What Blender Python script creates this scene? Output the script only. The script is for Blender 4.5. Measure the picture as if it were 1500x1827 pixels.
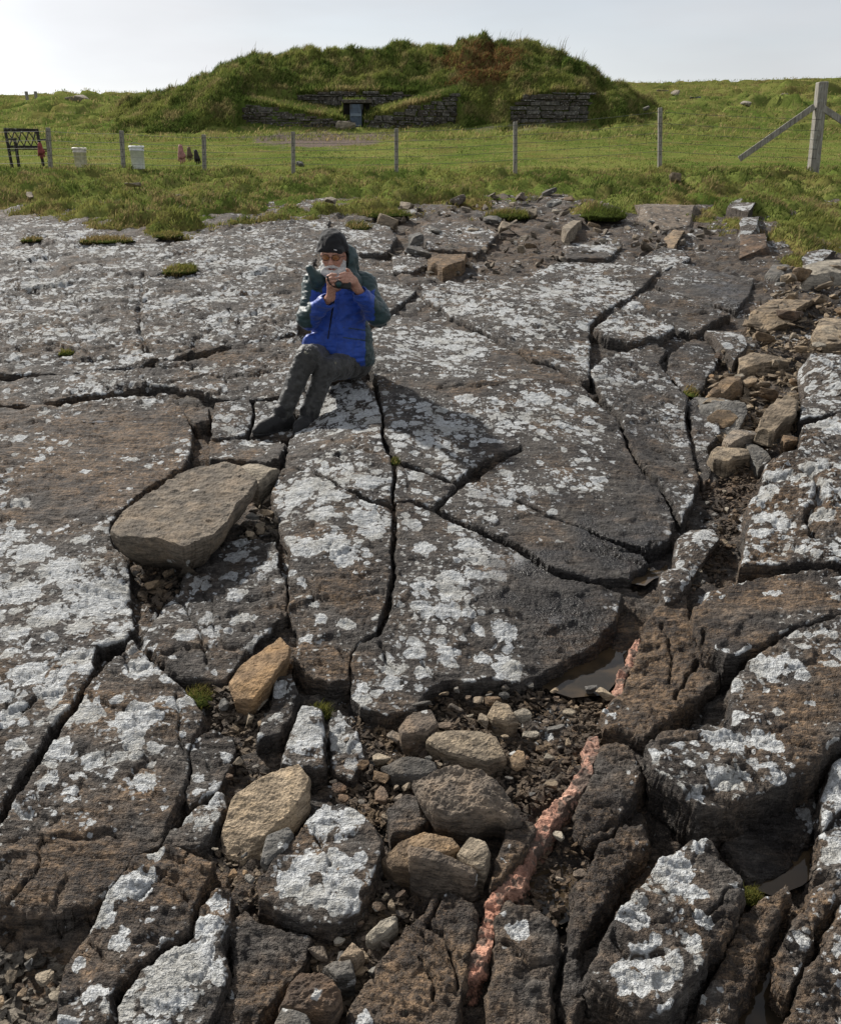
import bpy, bmesh, math, random
import numpy as np
from mathutils import Vector, Matrix

for o in list(bpy.data.objects):
    bpy.data.objects.remove(o)
scn = bpy.context.scene
COL = scn.collection
random.seed(7)
RNG = np.random.default_rng(7)

# ------------------------------------------------------------------ camera
FPX, CX, CY = 1582.0, 750.0, 913.5          # focal length and centre in photo pixels (1500 x 1827)
PITCH = math.radians(21.5)
EYE = 2.1                                   # eye height over the ground at the photographer's feet
cam_d = bpy.data.cameras.new("camera")
cam_d.sensor_fit = 'VERTICAL'
cam_d.sensor_height = 24.0
cam_d.lens = 24.0 * FPX / 1827.0
cam_d.clip_start = 0.05
cam_d.clip_end = 6000
cam = bpy.data.objects.new("camera", cam_d)
COL.objects.link(cam)
cam.location = (0, 0, EYE)
cam.rotation_euler = (math.pi / 2 - PITCH, 0, 0)
scn.camera = cam

# ------------------------------------------------------------------ sky, sun, exposure
SUN_EL = math.radians(36)
SUN_AZ = math.atan2(-0.66, 0.75)             # from +Y (view direction) towards +X; negative = left
world = bpy.data.worlds.new("World")
scn.world = world
world.use_nodes = True
wn, wl = world.node_tree.nodes, world.node_tree.links
wn.clear()
w_out = wn.new("ShaderNodeOutputWorld")
w_bg = wn.new("ShaderNodeBackground")
w_bg.inputs["Strength"].default_value = 0.098
w_sky = wn.new("ShaderNodeTexSky")
w_sky.sky_type = 'NISHITA'
w_sky.sun_disc = False
w_sky.sun_elevation = SUN_EL
w_sky.sun_rotation = SUN_AZ
w_sky.air_density = 1.0
w_sky.dust_density = 0.8
w_sky.ozone_density = 1.0
# thin high cloud over the whole sky, brighter towards the sun through the sky's own luminance
w_tc = wn.new("ShaderNodeTexCoord")
w_map = wn.new("ShaderNodeMapping")
w_map.inputs["Scale"].default_value = (1.2, 1.2, 5.0)
w_noise = wn.new("ShaderNodeTexNoise")
w_noise.inputs["Scale"].default_value = 1.6
w_noise.inputs["Detail"].default_value = 6
w_noise.inputs["Roughness"].default_value = 0.55
w_ramp = wn.new("ShaderNodeMapRange")
w_ramp.inputs["From Min"].default_value = 0.32
w_ramp.inputs["From Max"].default_value = 0.68
w_ramp.inputs["To Min"].default_value = 0.62
w_ramp.inputs["To Max"].default_value = 0.97
w_bw = wn.new("ShaderNodeRGBToBW")
w_lum = wn.new("ShaderNodeMath"); w_lum.operation = 'MULTIPLY_ADD'
w_lum.inputs[1].default_value = 0.40
w_lum.inputs[2].default_value = 3.9
w_var = wn.new("ShaderNodeMapRange")
w_var.inputs["From Min"].default_value = 0.3; w_var.inputs["From Max"].default_value = 0.7
w_var.inputs["To Min"].default_value = 1.16; w_var.inputs["To Max"].default_value = 0.80
w_n2 = wn.new("ShaderNodeTexNoise"); w_n2.inputs["Scale"].default_value = 1.1; w_n2.inputs["Detail"].default_value = 5
w_mul = wn.new("ShaderNodeMath"); w_mul.operation = 'MULTIPLY'
w_cl = wn.new("ShaderNodeMix"); w_cl.data_type = 'RGBA'; w_cl.blend_type = 'MULTIPLY'
w_cl.inputs[0].default_value = 1.0
w_cl.inputs[7].default_value = (0.97, 0.985, 1.02, 1)
w_mix = wn.new("ShaderNodeMix"); w_mix.data_type = 'RGBA'
wl.new(w_tc.outputs["Generated"], w_map.inputs["Vector"])
wl.new(w_map.outputs["Vector"], w_noise.inputs["Vector"])
wl.new(w_noise.outputs["Fac"], w_ramp.inputs["Value"])
wl.new(w_sky.outputs["Color"], w_bw.inputs["Color"])
wl.new(w_bw.outputs["Val"], w_lum.inputs[0])
wl.new(w_map.outputs["Vector"], w_n2.inputs["Vector"])
wl.new(w_n2.outputs["Fac"], w_var.inputs["Value"])
wl.new(w_lum.outputs["Value"], w_mul.inputs[0])
wl.new(w_var.outputs["Result"], w_mul.inputs[1])
wl.new(w_mul.outputs["Value"], w_cl.inputs[6])
wl.new(w_ramp.outputs["Result"], w_mix.inputs[0])
wl.new(w_sky.outputs["Color"], w_mix.inputs[6])
wl.new(w_cl.outputs[2], w_mix.inputs[7])
wl.new(w_mix.outputs[2], w_bg.inputs["Color"])
wl.new(w_bg.outputs["Background"], w_out.inputs["Surface"])

sun_d = bpy.data.lights.new("sun", 'SUN')
sun_d.energy = 4.8
sun_d.angle = math.radians(2.2)
sun_d.color = (1.0, 0.95, 0.87)
sun = bpy.data.objects.new("sun", sun_d)
COL.objects.link(sun)
sdir = Vector((math.sin(SUN_AZ) * math.cos(SUN_EL), math.cos(SUN_AZ) * math.cos(SUN_EL), math.sin(SUN_EL)))
sun.rotation_euler = sdir.to_track_quat('Z', 'Y').to_euler()
sun.location = (-20, 20, 30)
scn.view_settings.view_transform = 'Standard'
scn.view_settings.look = 'None'
scn.view_settings.gamma = 1
scn.view_settings.use_curve_mapping = False
scn.view_settings.exposure = 0.46
scn.cycles.max_bounces = 5
scn.cycles.use_denoising = True

# ------------------------------------------------------------------ noise in numpy
def _h(ix, iy, seed, iz=None):
    h = ix.astype(np.int64) * 374761393 + iy.astype(np.int64) * 668265263 + seed * 982451653
    if iz is not None:
        h = h + iz.astype(np.int64) * 2147483647 * 3
    h = h & 0xFFFFFFFF
    h = ((h ^ (h >> 13)) * 1274126177) & 0xFFFFFFFF
    h = h ^ (h >> 16)
    h = (h * 2246822519) & 0xFFFFFFFF
    h = h ^ (h >> 15)
    return (h & 0xFFFFFF) / float(0x1000000)

_rp = np.random.default_rng(11)
_PERM = _rp.permutation(4096).astype(np.int32)
_PERM = np.concatenate([_PERM, _PERM])
_ANG = _rp.uniform(0, 2 * np.pi, 4096)
_GC, _GS = (np.cos(_ANG) * 1.5).astype(np.float32), (np.sin(_ANG) * 1.5).astype(np.float32)

def gn2(x, y, seed=0):
    x = np.asarray(x, float); y = np.asarray(y, float)
    xf, yf = np.floor(x), np.floor(y)
    fx, fy = (x - xf).astype(np.float32), (y - yf).astype(np.float32)
    xi = xf.astype(np.int32) & 4095; yi = (yf.astype(np.int32) + seed * 131) & 4095
    u = fx * fx * fx * (fx * (fx * 6 - 15) + 10)
    v = fy * fy * fy * (fy * (fy * 6 - 15) + 10)
    p0, p1 = _PERM[xi], _PERM[xi + 1]
    def g(pp, dx, dy):
        k = _PERM[pp + ((yi + dy) & 4095)] 
        return _GC[k] * (fx - dx) + _GS[k] * (fy - dy)
    a = g(p0, 0, 0); b = g(p1, 1, 0); c = g(p0, 0, 1); d = g(p1, 1, 1)
    a = a + u * (b - a); c = c + u * (d - c)
    return (a + v * (c - a)).astype(float)

def fbm2(x, y, octv=4, seed=0, gain=0.5):
    s = 0; a = 1.0
    for i in range(octv):
        s = s + a * gn2(x * 2.03 ** i + 17.3 * i, y * 2.03 ** i - 9.1 * i, seed + i)
        a *= gain
    return s

def vn3(p, seed=0):
    pi = np.floor(p); f = p - pi
    f = f * f * (3 - 2 * f)
    r = 0
    for dx in (0, 1):
        wx = f[..., 0] if dx else 1 - f[..., 0]
        for dy in (0, 1):
            wy = f[..., 1] if dy else 1 - f[..., 1]
            for dz in (0, 1):
                wz = f[..., 2] if dz else 1 - f[..., 2]
                r = r + wx * wy * wz * _h(pi[..., 0] + dx, pi[..., 1] + dy, seed, pi[..., 2] + dz)
    return r * 2 - 1

def fbm3(p, octv=3, seed=0, gain=0.5):
    s = 0; a = 1.0
    for i in range(octv):
        s = s + a * vn3(p * 2.03 ** i + 13.7 * i, seed + i); a *= gain
    return s

def vor2(x, y, seed=0):
    xi, yi = np.floor(x), np.floor(y)
    f1 = np.full(np.shape(x), 9.0); f2 = f1.copy(); cid = np.zeros(np.shape(x))
    for dx in (-1, 0, 1):
        for dy in (-1, 0, 1):
            cx, cy = xi + dx, yi + dy
            px = cx + 0.1 + 0.8 * _h(cx, cy, seed); py = cy + 0.1 + 0.8 * _h(cx, cy, seed + 7)
            d = np.hypot(px - x, py - y); c = _h(cx, cy, seed + 13)
            n = d < f1
            f2 = np.where(n, f1, np.minimum(f2, d))
            cid = np.where(n, c, cid); f1 = np.where(n, d, f1)
    return f1, f2, cid

def sstep(a, b, x):
    t = np.clip((x - a) / (b - a), 0, 1)
    return t * t * (3 - 2 * t)

# ------------------------------------------------------------------ projection helpers
CP, SP = math.cos(PITCH), math.sin(PITCH)

def ray(px, py):
    a = (px - CX) / FPX; b = -(py - CY) / FPX
    return np.array([a, CP + b * SP, -SP + b * CP])

def J(px, py, d):
    """world point on the sight line of a photo pixel at distance d along the ground"""
    r = ray(px, py)
    return Vector(r * (d / r[1]) + np.array([0, 0, EYE]))

def to_px(x, y, z):
    zc = z - EYE
    depth = y * CP - zc * SP
    up = y * SP + zc * CP
    depth = np.maximum(depth, 0.05)
    return CX + FPX * x / depth, CY - FPX * up / depth

# ------------------------------------------------------------------ lie of the land
_pd = np.array([0, 1.6, 3, 4.3, 5.5, 7, 9, 11, 13, 16, 20, 25, 34, 45, 60, 75, 120, 300, 6000.])
_pz = EYE - np.array([2.1, 2.0, 1.86, 1.75, 1.64, 1.46, 1.21, .98, .80, .58, .30, .04, -.72, -2.1, -4.05, -4.35, -4.3, -3, 0.])
_td = np.linspace(0, 90, 1801)
_tz = np.interp(_td, _pd, _pz)
for _i in range(3):
    _k = np.ones(21) / 21
    _tz = np.convolve(np.pad(_tz, 10, mode='edge'), _k, mode='valid')

def prof(d):
    return np.where(d < 88, np.interp(d, _td, _tz), np.interp(d, _pd, _pz))

DZ = []   # (x, y, sx, sy, amount)

def H(x, y):
    x = np.asarray(x, float); y = np.asarray(y, float)
    z = prof(y)
    for gx, gy, sx, sy, a in DZ:
        z = z + a * np.exp(-((x - gx) / sx) ** 2 / 2 - ((y - gy) / sy) ** 2 / 2)
    z = z + 0.02 * fbm2(x * 0.9, y * 0.9, 2, 5) * sstep(30, 10, y)
    return z

_SD = np.geomspace(0.7, 70, 240)

def unproj(px, py, surf=None):
    surf = surf or H
    r = ray(px, py)
    s = _SD / r[1]
    x, z = r[0] * s, r[2] * s + EYE
    f = z - surf(x, _SD)
    k = np.argmax(f < 0)
    if k == 0:
        k = len(_SD) - 1
    t = f[k - 1] / (f[k - 1] - f[k] + 1e-9)
    t = min(max(t, 0), 1)
    d = _SD[k - 1] * (1 - t) + _SD[k] * t
    return np.array([r[0] * d / r[1], d])

for px_, py_, sx_, sy_, a_ in [
    (648, 668, .26, .36, .13), (480, 772, .26, .28, -.10), (540, 745, .14, .2, -.05), (600, 900, .28, .7, .07), (700, 850, .5, .7, .04), (860, 720, .75, .9, .10), (900, 600, .8, .8, .05),
    (1150, 1040, .3, .45, -.07), (1030, 1170, .35, .25, -.08), (850, 1290, .4, .2, -.05), (1260, 880, .25, .7, -.10),
    (1330, 700, .5, .9, -.06), (420, 1290, .15, .2, -.04), (250, 1060, .12, .2, -.04), (1400, 1500, .2, .15, -.06),
    (620, 1680, .15, .12, -.05), (60, 1720, .15, .1, -.06), (150, 850, .8, .7, .03), (1450, 900, .5, .8, .08),
    (860, 430, 1.6, 1.2, -.08), (1250, 480, 1.2, 1.2, -.05)]:
    q_ = unproj(px_, py_)
    DZ.append((q_[0], q_[1], sx_, sy_, a_))

# ------------------------------------------------------------------ mesh helpers
def mk(name, V, F, mat=None, parent=None, smooth=True, origin=None, attrs=None, mats=None, midx=None):
    """one mesh object from numpy vertices and a list of face index arrays (N x 3 / N x 4)"""
    V = np.asarray(V, float)
    if origin is None:
        origin = np.array([V[:, 0].mean(), V[:, 1].mean(), V[:, 2].min()]) if parent is None or parent.type == 'EMPTY' or True else np.zeros(3)
    origin = np.asarray(origin, float)
    me = bpy.data.meshes.new(name)
    if isinstance(F, np.ndarray):
        F = [F]
    F = [np.asarray(f, np.int32) for f in F if len(f)]
    nl = sum(f.size for f in F); npoly = sum(len(f) for f in F)
    me.vertices.add(len(V))
    me.vertices.foreach_set("co", (V - origin).astype(np.float32).ravel())
    me.loops.add(nl); me.polygons.add(npoly)
    me.loops.foreach_set("vertex_index", np.concatenate([f.ravel() for f in F]))
    tot = np.concatenate([np.full(len(f), f.shape[1], np.int32) for f in F])
    st = np.concatenate([[0], np.cumsum(tot)[:-1]]).astype(np.int32)
    me.polygons.foreach_set("loop_start", st)
    if hasattr(me.polygons[0], "loop_total"):
        try: me.polygons.foreach_set("loop_total", tot)
        except Exception: pass
    me.polygons.foreach_set("use_smooth", np.full(npoly, bool(smooth)))
    for m in (mats or ([mat] if mat else [])):
        me.materials.append(m)
    if midx is not None:
        me.polygons.foreach_set("material_index", np.asarray(midx, np.int32))
    for an, av in (attrs or {}).items():
        at = me.color_attributes.new(an, 'FLOAT_COLOR', 'POINT')
        c = np.ones((len(V), 4), np.float32); c[:, :av.shape[1]] = av
        at.data.foreach_set("color", c.ravel())
    me.update(); me.validate()
    ob = bpy.data.objects.new(name, me)
    COL.objects.link(ob)
    ob.location = origin
    if parent is not None:
        set_parent(ob, parent)
    return ob

def world_loc(o):
    l = o.location.copy()
    while o.parent:
        o = o.parent; l = l + o.location
    return l

def set_parent(ob, parent):
    """all parents used here are unrotated and unscaled: keep the world place"""
    ob.parent = parent
    ob.location = ob.location - world_loc(parent)

def tag(o, label=None, cat=None, group=None, kind=None):
    if label: o["label"] = label
    if cat: o["category"] = cat
    if group: o["group"] = group
    if kind: o["kind"] = kind
    return o

def empty(name, loc, label=None, cat=None, group=None):
    e = bpy.data.objects.new(name, None)
    COL.objects.link(e)
    e.location = loc
    e.empty_display_size = 0.1
    return tag(e, label, cat, group)

def bm_obj(name, bm, mat, parent=None, smooth=False, origin=None):
    bmesh.ops.recalc_face_normals(bm, faces=bm.faces[:])
    me = bpy.data.meshes.new(name)
    if origin is None:
        xs = [v.co for v in bm.verts]
        origin = Vector((sum(v.x for v in xs) / len(xs), sum(v.y for v in xs) / len(xs), min(v.z for v in xs)))
    bmesh.ops.translate(bm, verts=bm.verts[:], vec=-Vector(origin))
    bm.to_mesh(me); bm.free()
    for p in me.polygons: p.use_smooth = smooth
    if mat: me.materials.append(mat)
    ob = bpy.data.objects.new(name, me)
    COL.objects.link(ob); ob.location = origin
    if parent is not None: set_parent(ob, parent)
    return ob

def bm_box(bm, c, size, rot=None, bevel=0.0):
    r = bmesh.ops.create_cube(bm, size=1.0)
    vs = r["verts"]
    M = Matrix.Translation(Vector(c)) @ (rot or Matrix.Identity(4)) @ Matrix.Diagonal((*size, 1))
    bmesh.ops.transform(bm, matrix=M, verts=vs)
    if bevel:
        es = list({e for v in vs for e in v.link_edges})
        bmesh.ops.bevel(bm, geom=es, offset=bevel, segments=2, affect='EDGES', profile=0.6)

def bm_tube(bm, pts, radii, n=8, caps=True):
    rings = []
    pts = [Vector(p) for p in pts]
    if not hasattr(radii, "__len__"): radii = [radii] * len(pts)
    for i, p in enumerate(pts):
        a = pts[max(i - 1, 0)]; b = pts[min(i + 1, len(pts) - 1)]
        t = (b - a).normalized()
        ref = Vector((0, 0, 1)) if abs(t.z) < 0.9 else Vector((1, 0, 0))
        s = t.cross(ref).normalized(); u = s.cross(t)
        rings.append([bm.verts.new(p + radii[i] * (math.cos(k * 2 * math.pi / n) * s + math.sin(k * 2 * math.pi / n) * u)) for k in range(n)])
    for a, b in zip(rings, rings[1:]):
        for k in range(n):
            bm.faces.new((a[k], a[(k + 1) % n], b[(k + 1) % n], b[k]))
    if caps:
        bm.faces.new(rings[0][::-1]); bm.faces.new(rings[-1])
# ------------------------------------------------------------------ materials
class NT:
    def __init__(s, name):
        s.m = bpy.data.materials.new(name); s.m.use_nodes = True
        s.n, s.l = s.m.node_tree.nodes, s.m.node_tree.links
        s.b = s.n["Principled BSDF"]
        s.b.inputs["Specular IOR Level"].default_value = 0.3
    def new(s, t, **kw):
        nd = s.n.new(t)
        for k, v in kw.items(): setattr(nd, k, v)
        return nd
    def put(s, sock, v):
        if isinstance(v, bpy.types.NodeSocket): s.l.new(v, sock)
        elif isinstance(v, (tuple, list)) and len(v) == 3 and sock.type == 'RGBA': sock.default_value = (*v, 1)
        else: sock.default_value = v
    def pos(s):
        if not hasattr(s, "_p"): s._p = s.new("ShaderNodeNewGeometry").outputs["Position"]
        return s._p
    def objpos(s):
        return s.new("ShaderNodeTexCoord").outputs["Object"]
    def map(s, v, scale=(1, 1, 1), rot=(0, 0, 0), loc=(0, 0, 0)):
        m = s.new("ShaderNodeMapping"); s.l.new(v, m.inputs[0])
        m.inputs["Scale"].default_value = scale; m.inputs["Rotation"].default_value = rot; m.inputs["Location"].default_value = loc
        return m.outputs[0]
    def noise(s, v, scale, detail=4, rough=0.55, col=False, dist=0.0):
        t = s.new("ShaderNodeTexNoise"); s.l.new(v, t.inputs["Vector"])
        t.inputs["Scale"].default_value = scale; t.inputs["Detail"].default_value = detail; t.inputs["Roughness"].default_value = rough
        t.inputs["Distortion"].default_value = dist
        return t.outputs["Color" if col else "Fac"]
    def vor(s, v, scale, feature='F1', rnd=1.0):
        t = s.new("ShaderNodeTexVoronoi"); t.feature = feature
        s.l.new(v, t.inputs["Vector"]); t.inputs["Scale"].default_value = scale; t.inputs["Randomness"].default_value = rnd
        return t
    def math(s, op, a, b=0.0, c=0.0, clamp=False):
        t = s.new("ShaderNodeMath", operation=op, use_clamp=clamp)
        for i, v in enumerate((a, b, c)): s.put(t.inputs[i], v)
        return t.outputs[0]
    def vmath(s, op, a, b):
        t = s.new("ShaderNodeVectorMath", operation=op)
        s.put(t.inputs[0], a); 
        if op == 'SCALE': s.put(t.inputs["Scale"], b)
        else: s.put(t.inputs[1], b)
        return t.outputs[0]
    def rng(s, v, a, b, c=0.0, d=1.0, smooth=True):
        t = s.new("ShaderNodeMapRange"); t.interpolation_type = 'SMOOTHSTEP' if smooth else 'LINEAR'
        s.put(t.inputs[0], v)
        for i, k in enumerate((a, b, c, d)): s.put(t.inputs[i + 1], k)
        return t.outputs[0]
    def mix(s, f, a, b, mode='MIX'):
        t = s.new("ShaderNodeMix", data_type='RGBA', blend_type=mode)
        s.put(t.inputs[0], f); s.put(t.inputs[6], a); s.put(t.inputs[7], b)
        return t.outputs[2]
    def attr(s, name):
        t = s.new("ShaderNodeAttribute", attribute_name=name)
        sp = s.new("ShaderNodeSeparateColor"); s.l.new(t.outputs["Color"], sp.inputs[0])
        return sp.outputs[0], sp.outputs[1], sp.outputs[2]
    def bump(s, h, strength=0.5, dist=0.01, prev=None):
        t = s.new("ShaderNodeBump"); t.inputs["Strength"].default_value = strength; t.inputs["Distance"].default_value = dist
        s.l.new(h, t.inputs["Height"])
        if prev is not None: s.l.new(prev, t.inputs["Normal"])
        return t.outputs[0]
    def fin(s, color=None, rough=None, normal=None):
        if color is not None: s.put(s.b.inputs["Base Color"], color)
        if rough is not None: s.put(s.b.inputs["Roughness"], rough)
        if normal is not None: s.put(s.b.inputs["Normal"], normal)
        return s.m

def rock_mat(name, lichen=1.0, use_attr=True):
    """grey-brown flagstone with crustose lichen; mask = (lichen density, brown, wet), tone = (dark crust, lichen tint, -)"""
    t = NT(name)
    p = t.pos()
    if use_attr:
        dens, br, wet = t.attr("mask")
        dens = t.math('MULTIPLY_ADD', dens, 2.0, -.5)
        blk, ltint, pat = t.attr("tone")
    else:
        dens = t.math('ADD', lichen, t.math('MULTIPLY', t.math('SUBTRACT', t.noise(p, 3, 2), .5), 1.2))
        br, wet, blk, ltint = .35, 0.0, 0.2, 0.3
        pat = t.rng(t.noise(p, 7, 2), .35, .75, .3, .62)
    fcol = t.noise(p, 55, 3, .65, col=True)
    fs = t.new("ShaderNodeSeparateColor"); t.l.new(fcol, fs.inputs[0])
    fine = fs.outputs[0]
    grain = t.noise(t.map(p, (8, 36, 80), (0, 0, 0.40)), 1.0, 4, .74)
    spk = t.noise(p, 190, 2, .7)
    grey = t.mix(t.rng(grain, .34, .68), (0.022, 0.019, 0.017), (0.135, 0.120, 0.105))
    brown = t.mix(t.rng(grain, .34, .68), (0.030, 0.020, 0.013), (0.235, 0.155, 0.092))
    base = t.mix(br, grey, brown)
    base = t.mix(t.rng(fine, .40, .62, 0, .65), base, (0.046, 0.038, 0.032))
    base = t.mix(t.math('MULTIPLY', blk, t.rng(spk, .62, .40, .35, 1.0)), base, (0.020, 0.017, 0.016))
    base = t.mix(t.rng(spk, .60, .74, 0, .5), base, (.17, .15, .125))
    # lichen thalli in three sizes
    wp = t.vmath('ADD', p, t.vmath('SCALE', t.noise(p, 13, 1, col=True), 0.045))
    wp = t.vmath('ADD', wp, t.vmath('SCALE', fcol, 0.017))
    def thalli(scale, k, thr_lo, thr_hi, soft):
        v = t.vor(wp, scale)
        sp = t.new("ShaderNodeSeparateColor"); t.l.new(v.outputs["Color"], sp.inputs[0])
        live = t.math('LESS_THAN', sp.outputs[0], t.rng(dens, thr_lo, thr_hi, 0.0, .97, False))
        rad = t.math('MULTIPLY_ADD', sp.outputs[1], k * .65, k * .45)
        rad = t.math('MULTIPLY', rad, t.rng(dens, .1, 1.0, .8, 1.2, False))
        edge = t.rng(t.math('SUBTRACT', rad, v.outputs["Distance"]), 0.0, soft, smooth=False)
        return t.math('MULTIPLY', edge, live)
    big = thalli(8.0, .56, .30, 1.3, .045)
    med = thalli(18, .62, .06, 1.15, .05)
    sml = thalli(55, .56, .0, 1.35, .16)
    brk = t.rng(fs.outputs[1], .30, .35)
    big = t.math('MULTIPLY', big, t.rng(fs.outputs[2], .33, .40))
    lich = t.math('MAXIMUM', big, t.math('MULTIPLY', t.math('MAXIMUM', med, t.math('MULTIPLY', sml, .8)), brk))
    big = t.rng(t.math('ADD', pat, t.math('MULTIPLY', t.math('SUBTRACT', fs.outputs[2], .5), .22)), .50, .53)
    lich = t.math('MAXIMUM', lich, t.math('MULTIPLY', big, t.rng(fs.outputs[1], .30, .36)))
    geo = t.new("ShaderNodeNewGeometry")
    sx = t.new("ShaderNodeSeparateXYZ"); t.l.new(geo.outputs["Normal"], sx.inputs[0])
    lich = t.math('MULTIPLY', lich, t.rng(sx.outputs[2], .35, .62))          # crusts sit on the weathered tops
    lich = t.math('MULTIPLY', lich, t.math('SUBTRACT', 1.0, t.math('MULTIPLY', wet, .85), clamp=True))
    lcol = t.mix(t.rng(fine, .36, .62), (0.33, 0.335, 0.33), (0.55, 0.565, 0.57))
    lcol = t.mix(t.math('MULTIPLY', ltint, .5), lcol, (0.30, 0.285, 0.245))
    lcol = t.mix(t.rng(spk, .56, .68, 0, .55), lcol, (0.13, 0.125, 0.115))
    col = t.mix(t.math('MULTIPLY', lich, .95), base, lcol)
    # wet film darkens and shines
    col = t.mix(wet, col, t.mix(1.0, col, (0.40, 0.40, 0.43), 'MULTIPLY'))
    rough = t.rng(wet, .1, .9, .80, .34, False)
    h = t.math('ADD', t.math('MULTIPLY', grain, 1.0), t.math('MULTIPLY', fine, .9))
    h = t.math('ADD', h, t.math('MULTIPLY', spk, .22))
    return t.fin(col, rough, t.bump(h, 1.0, .027))

def stone_mat(name, c_dark, c_mid, c_hi, stain=False, lichen=0.0):
    t = NT(name)
    p = t.pos()
    oi = t.new("ShaderNodeObjectInfo").outputs["Random"]
    grain = t.noise(t.map(p, (14, 14, 70), (.25, .15, .3)), 1.0, 4, .68)
    blot = t.noise(p, 9, 3, .6)
    fine = t.noise(p, 85, 3, .7)
    col = t.mix(t.rng(grain, .30, .68), c_dark, c_mid)
    col = t.mix(t.rng(blot, .46, .68, 0, .75), col, c_hi)
    col = t.mix(t.rng(fine, .50, .68, 0, .7), col, c_dark)
    col = t.mix(t.rng(t.noise(p, 5, 3, .6), .50, .66, 0, .6), col, c_dark)
    if stain: col = t.mix(t.rng(t.noise(p, 16, 3, .65), .50, .57, 0, .9), col, (.075, .050, .036))
    hs = t.new("ShaderNodeHueSaturation"); t.put(hs.inputs["Color"], col)
    t.put(hs.inputs["Value"], t.math('MULTIPLY_ADD', oi, .55, .78)); t.put(hs.inputs["Saturation"], t.math('MULTIPLY_ADD', oi, -.45, 1.1))
    t.put(hs.inputs["Hue"], t.math('MULTIPLY_ADD', oi, .02, .49))
    col = hs.outputs[0]
    if lichen:
        wp = t.vmath('ADD', p, t.vmath('SCALE', t.noise(p, 30, 4, col=True), .05))
        v = t.vor(wp, 26)
        sp = t.new("ShaderNodeSeparateColor"); t.l.new(v.outputs["Color"], sp.inputs[0])
        l = t.math('MULTIPLY', t.math('LESS_THAN', sp.outputs[0], lichen), t.rng(v.outputs["Distance"], .5, .35))
        col = t.mix(t.math('MULTIPLY', l, .85), col, (.46, .46, .44))
    return t.fin(col, .86, t.bump(t.math('ADD', grain, t.math('MULTIPLY', fine, .7)), 1.0, .016))

def plain(name, col, rough=.7, nscale=40, var=.3, bump=.2, bd=.004, spec=None, metal=0.0):
    t = NT(name)
    p = t.objpos()
    n = t.noise(p, nscale, 4, .6)
    c = t.mix(t.rng(n, .3, .7), tuple(k * (1 - var) for k in col), tuple(min(k * (1 + var), 1) for k in col))
    if spec is not None: t.b.inputs["Specular IOR Level"].default_value = spec
    t.b.inputs["Metallic"].default_value = metal
    return t.fin(c, rough, t.bump(n, bump, bd))

M = {}
M['slab'] = rock_mat("lichened_flagstone")
M['boulder'] = rock_mat("lichened_boulder", .62, False)
M['tan'] = stone_mat("tan_sandstone", (.065, .046, .028), (.265, .190, .112), (.320, .215, .110))
M['pale'] = stone_mat("pale_sandstone", (.10, .080, .055), (.27, .215, .145), (.33, .265, .185))
M['brown'] = stone_mat("brown_flagstone", (.045, .034, .026), (.180, .132, .090), (.225, .150, .088), lichen=.05)
M['greys'] = stone_mat("grey_flagstone", (.050, .047, .042), (.165, .155, .138), (.20, .175, .14), lichen=.10)
M['gravel'] = stone_mat("dark_gravel", (.035, .028, .022), (.150, .115, .078), (.20, .145, .085))
M['wall'] = stone_mat("weathered_wall_stone", (.035, .031, .026), (.115, .100, .080), (.18, .155, .115), lichen=.10)
M['core'] = plain("dark_wall_core", (.018, .016, .014), .9, 8)
M['vein'] = stone_mat("pink_vein_rock", (.11, .050, .032), (.42, .145, .070), (.50, .22, .12), stain=True)
M['greytan'] = stone_mat("grey_tan_flagstone", (.060, .048, .035), (.195, .155, .110), (.22, .16, .10), lichen=.02)
M['gold'] = stone_mat("gold_sandstone", (.11, .070, .034), (.330, .218, .112), (.38, .235, .100))
M['soil'] = plain("dark_soil", (.035, .027, .020), .9, 30)

t = NT("still_water")
t.b.inputs["IOR"].default_value = 1.33
t.b.inputs["Specular IOR Level"].default_value = .5
M['water'] = t.fin(t.mix(t.rng(t.noise(t.pos(), 6, 3), .35, .65), (.022, .018, .013), (.065, .045, .026)), .03, t.bump(t.noise(t.pos(), 9, 2), .05, .01))

def grass_ground(name):
    t = NT(name)
    p = t.pos()
    big = t.noise(p, .35, 5, .6); med = t.noise(p, 1.7, 5, .62); fin = t.noise(p, 14, 6, .7)
    g = t.mix(t.rng(big, .35, .65), (.086, .122, .026), (.150, .168, .045))
    g = t.mix(t.rng(med, .50, .72, 0, .7), g, (.200, .165, .068))
    g = t.mix(t.rng(med, .44, .30, 0, .6), g, (.052, .068, .018))
    g = t.mix(t.rng(fin, .45, .75, 0, .55), g, (.036, .044, .014))
    ra, ba, pa = t.attr("mask")       # bare path, brown turf, shade painted into tussock gaps
    g = t.mix(t.math('MULTIPLY', ba, t.rng(fin, .2, .6)), g, (.135, .080, .038))
    g = t.mix(ra, g, t.mix(t.rng(fin, .3, .7), (.085, .065, .055), (.19, .155, .13)))
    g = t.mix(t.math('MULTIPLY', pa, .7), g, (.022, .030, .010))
    t.b.inputs["Specular IOR Level"].default_value = 0
    return t.fin(g, 1.0, t.bump(fin, .6, .05))
M['turf'] = grass_ground("turf")

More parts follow.
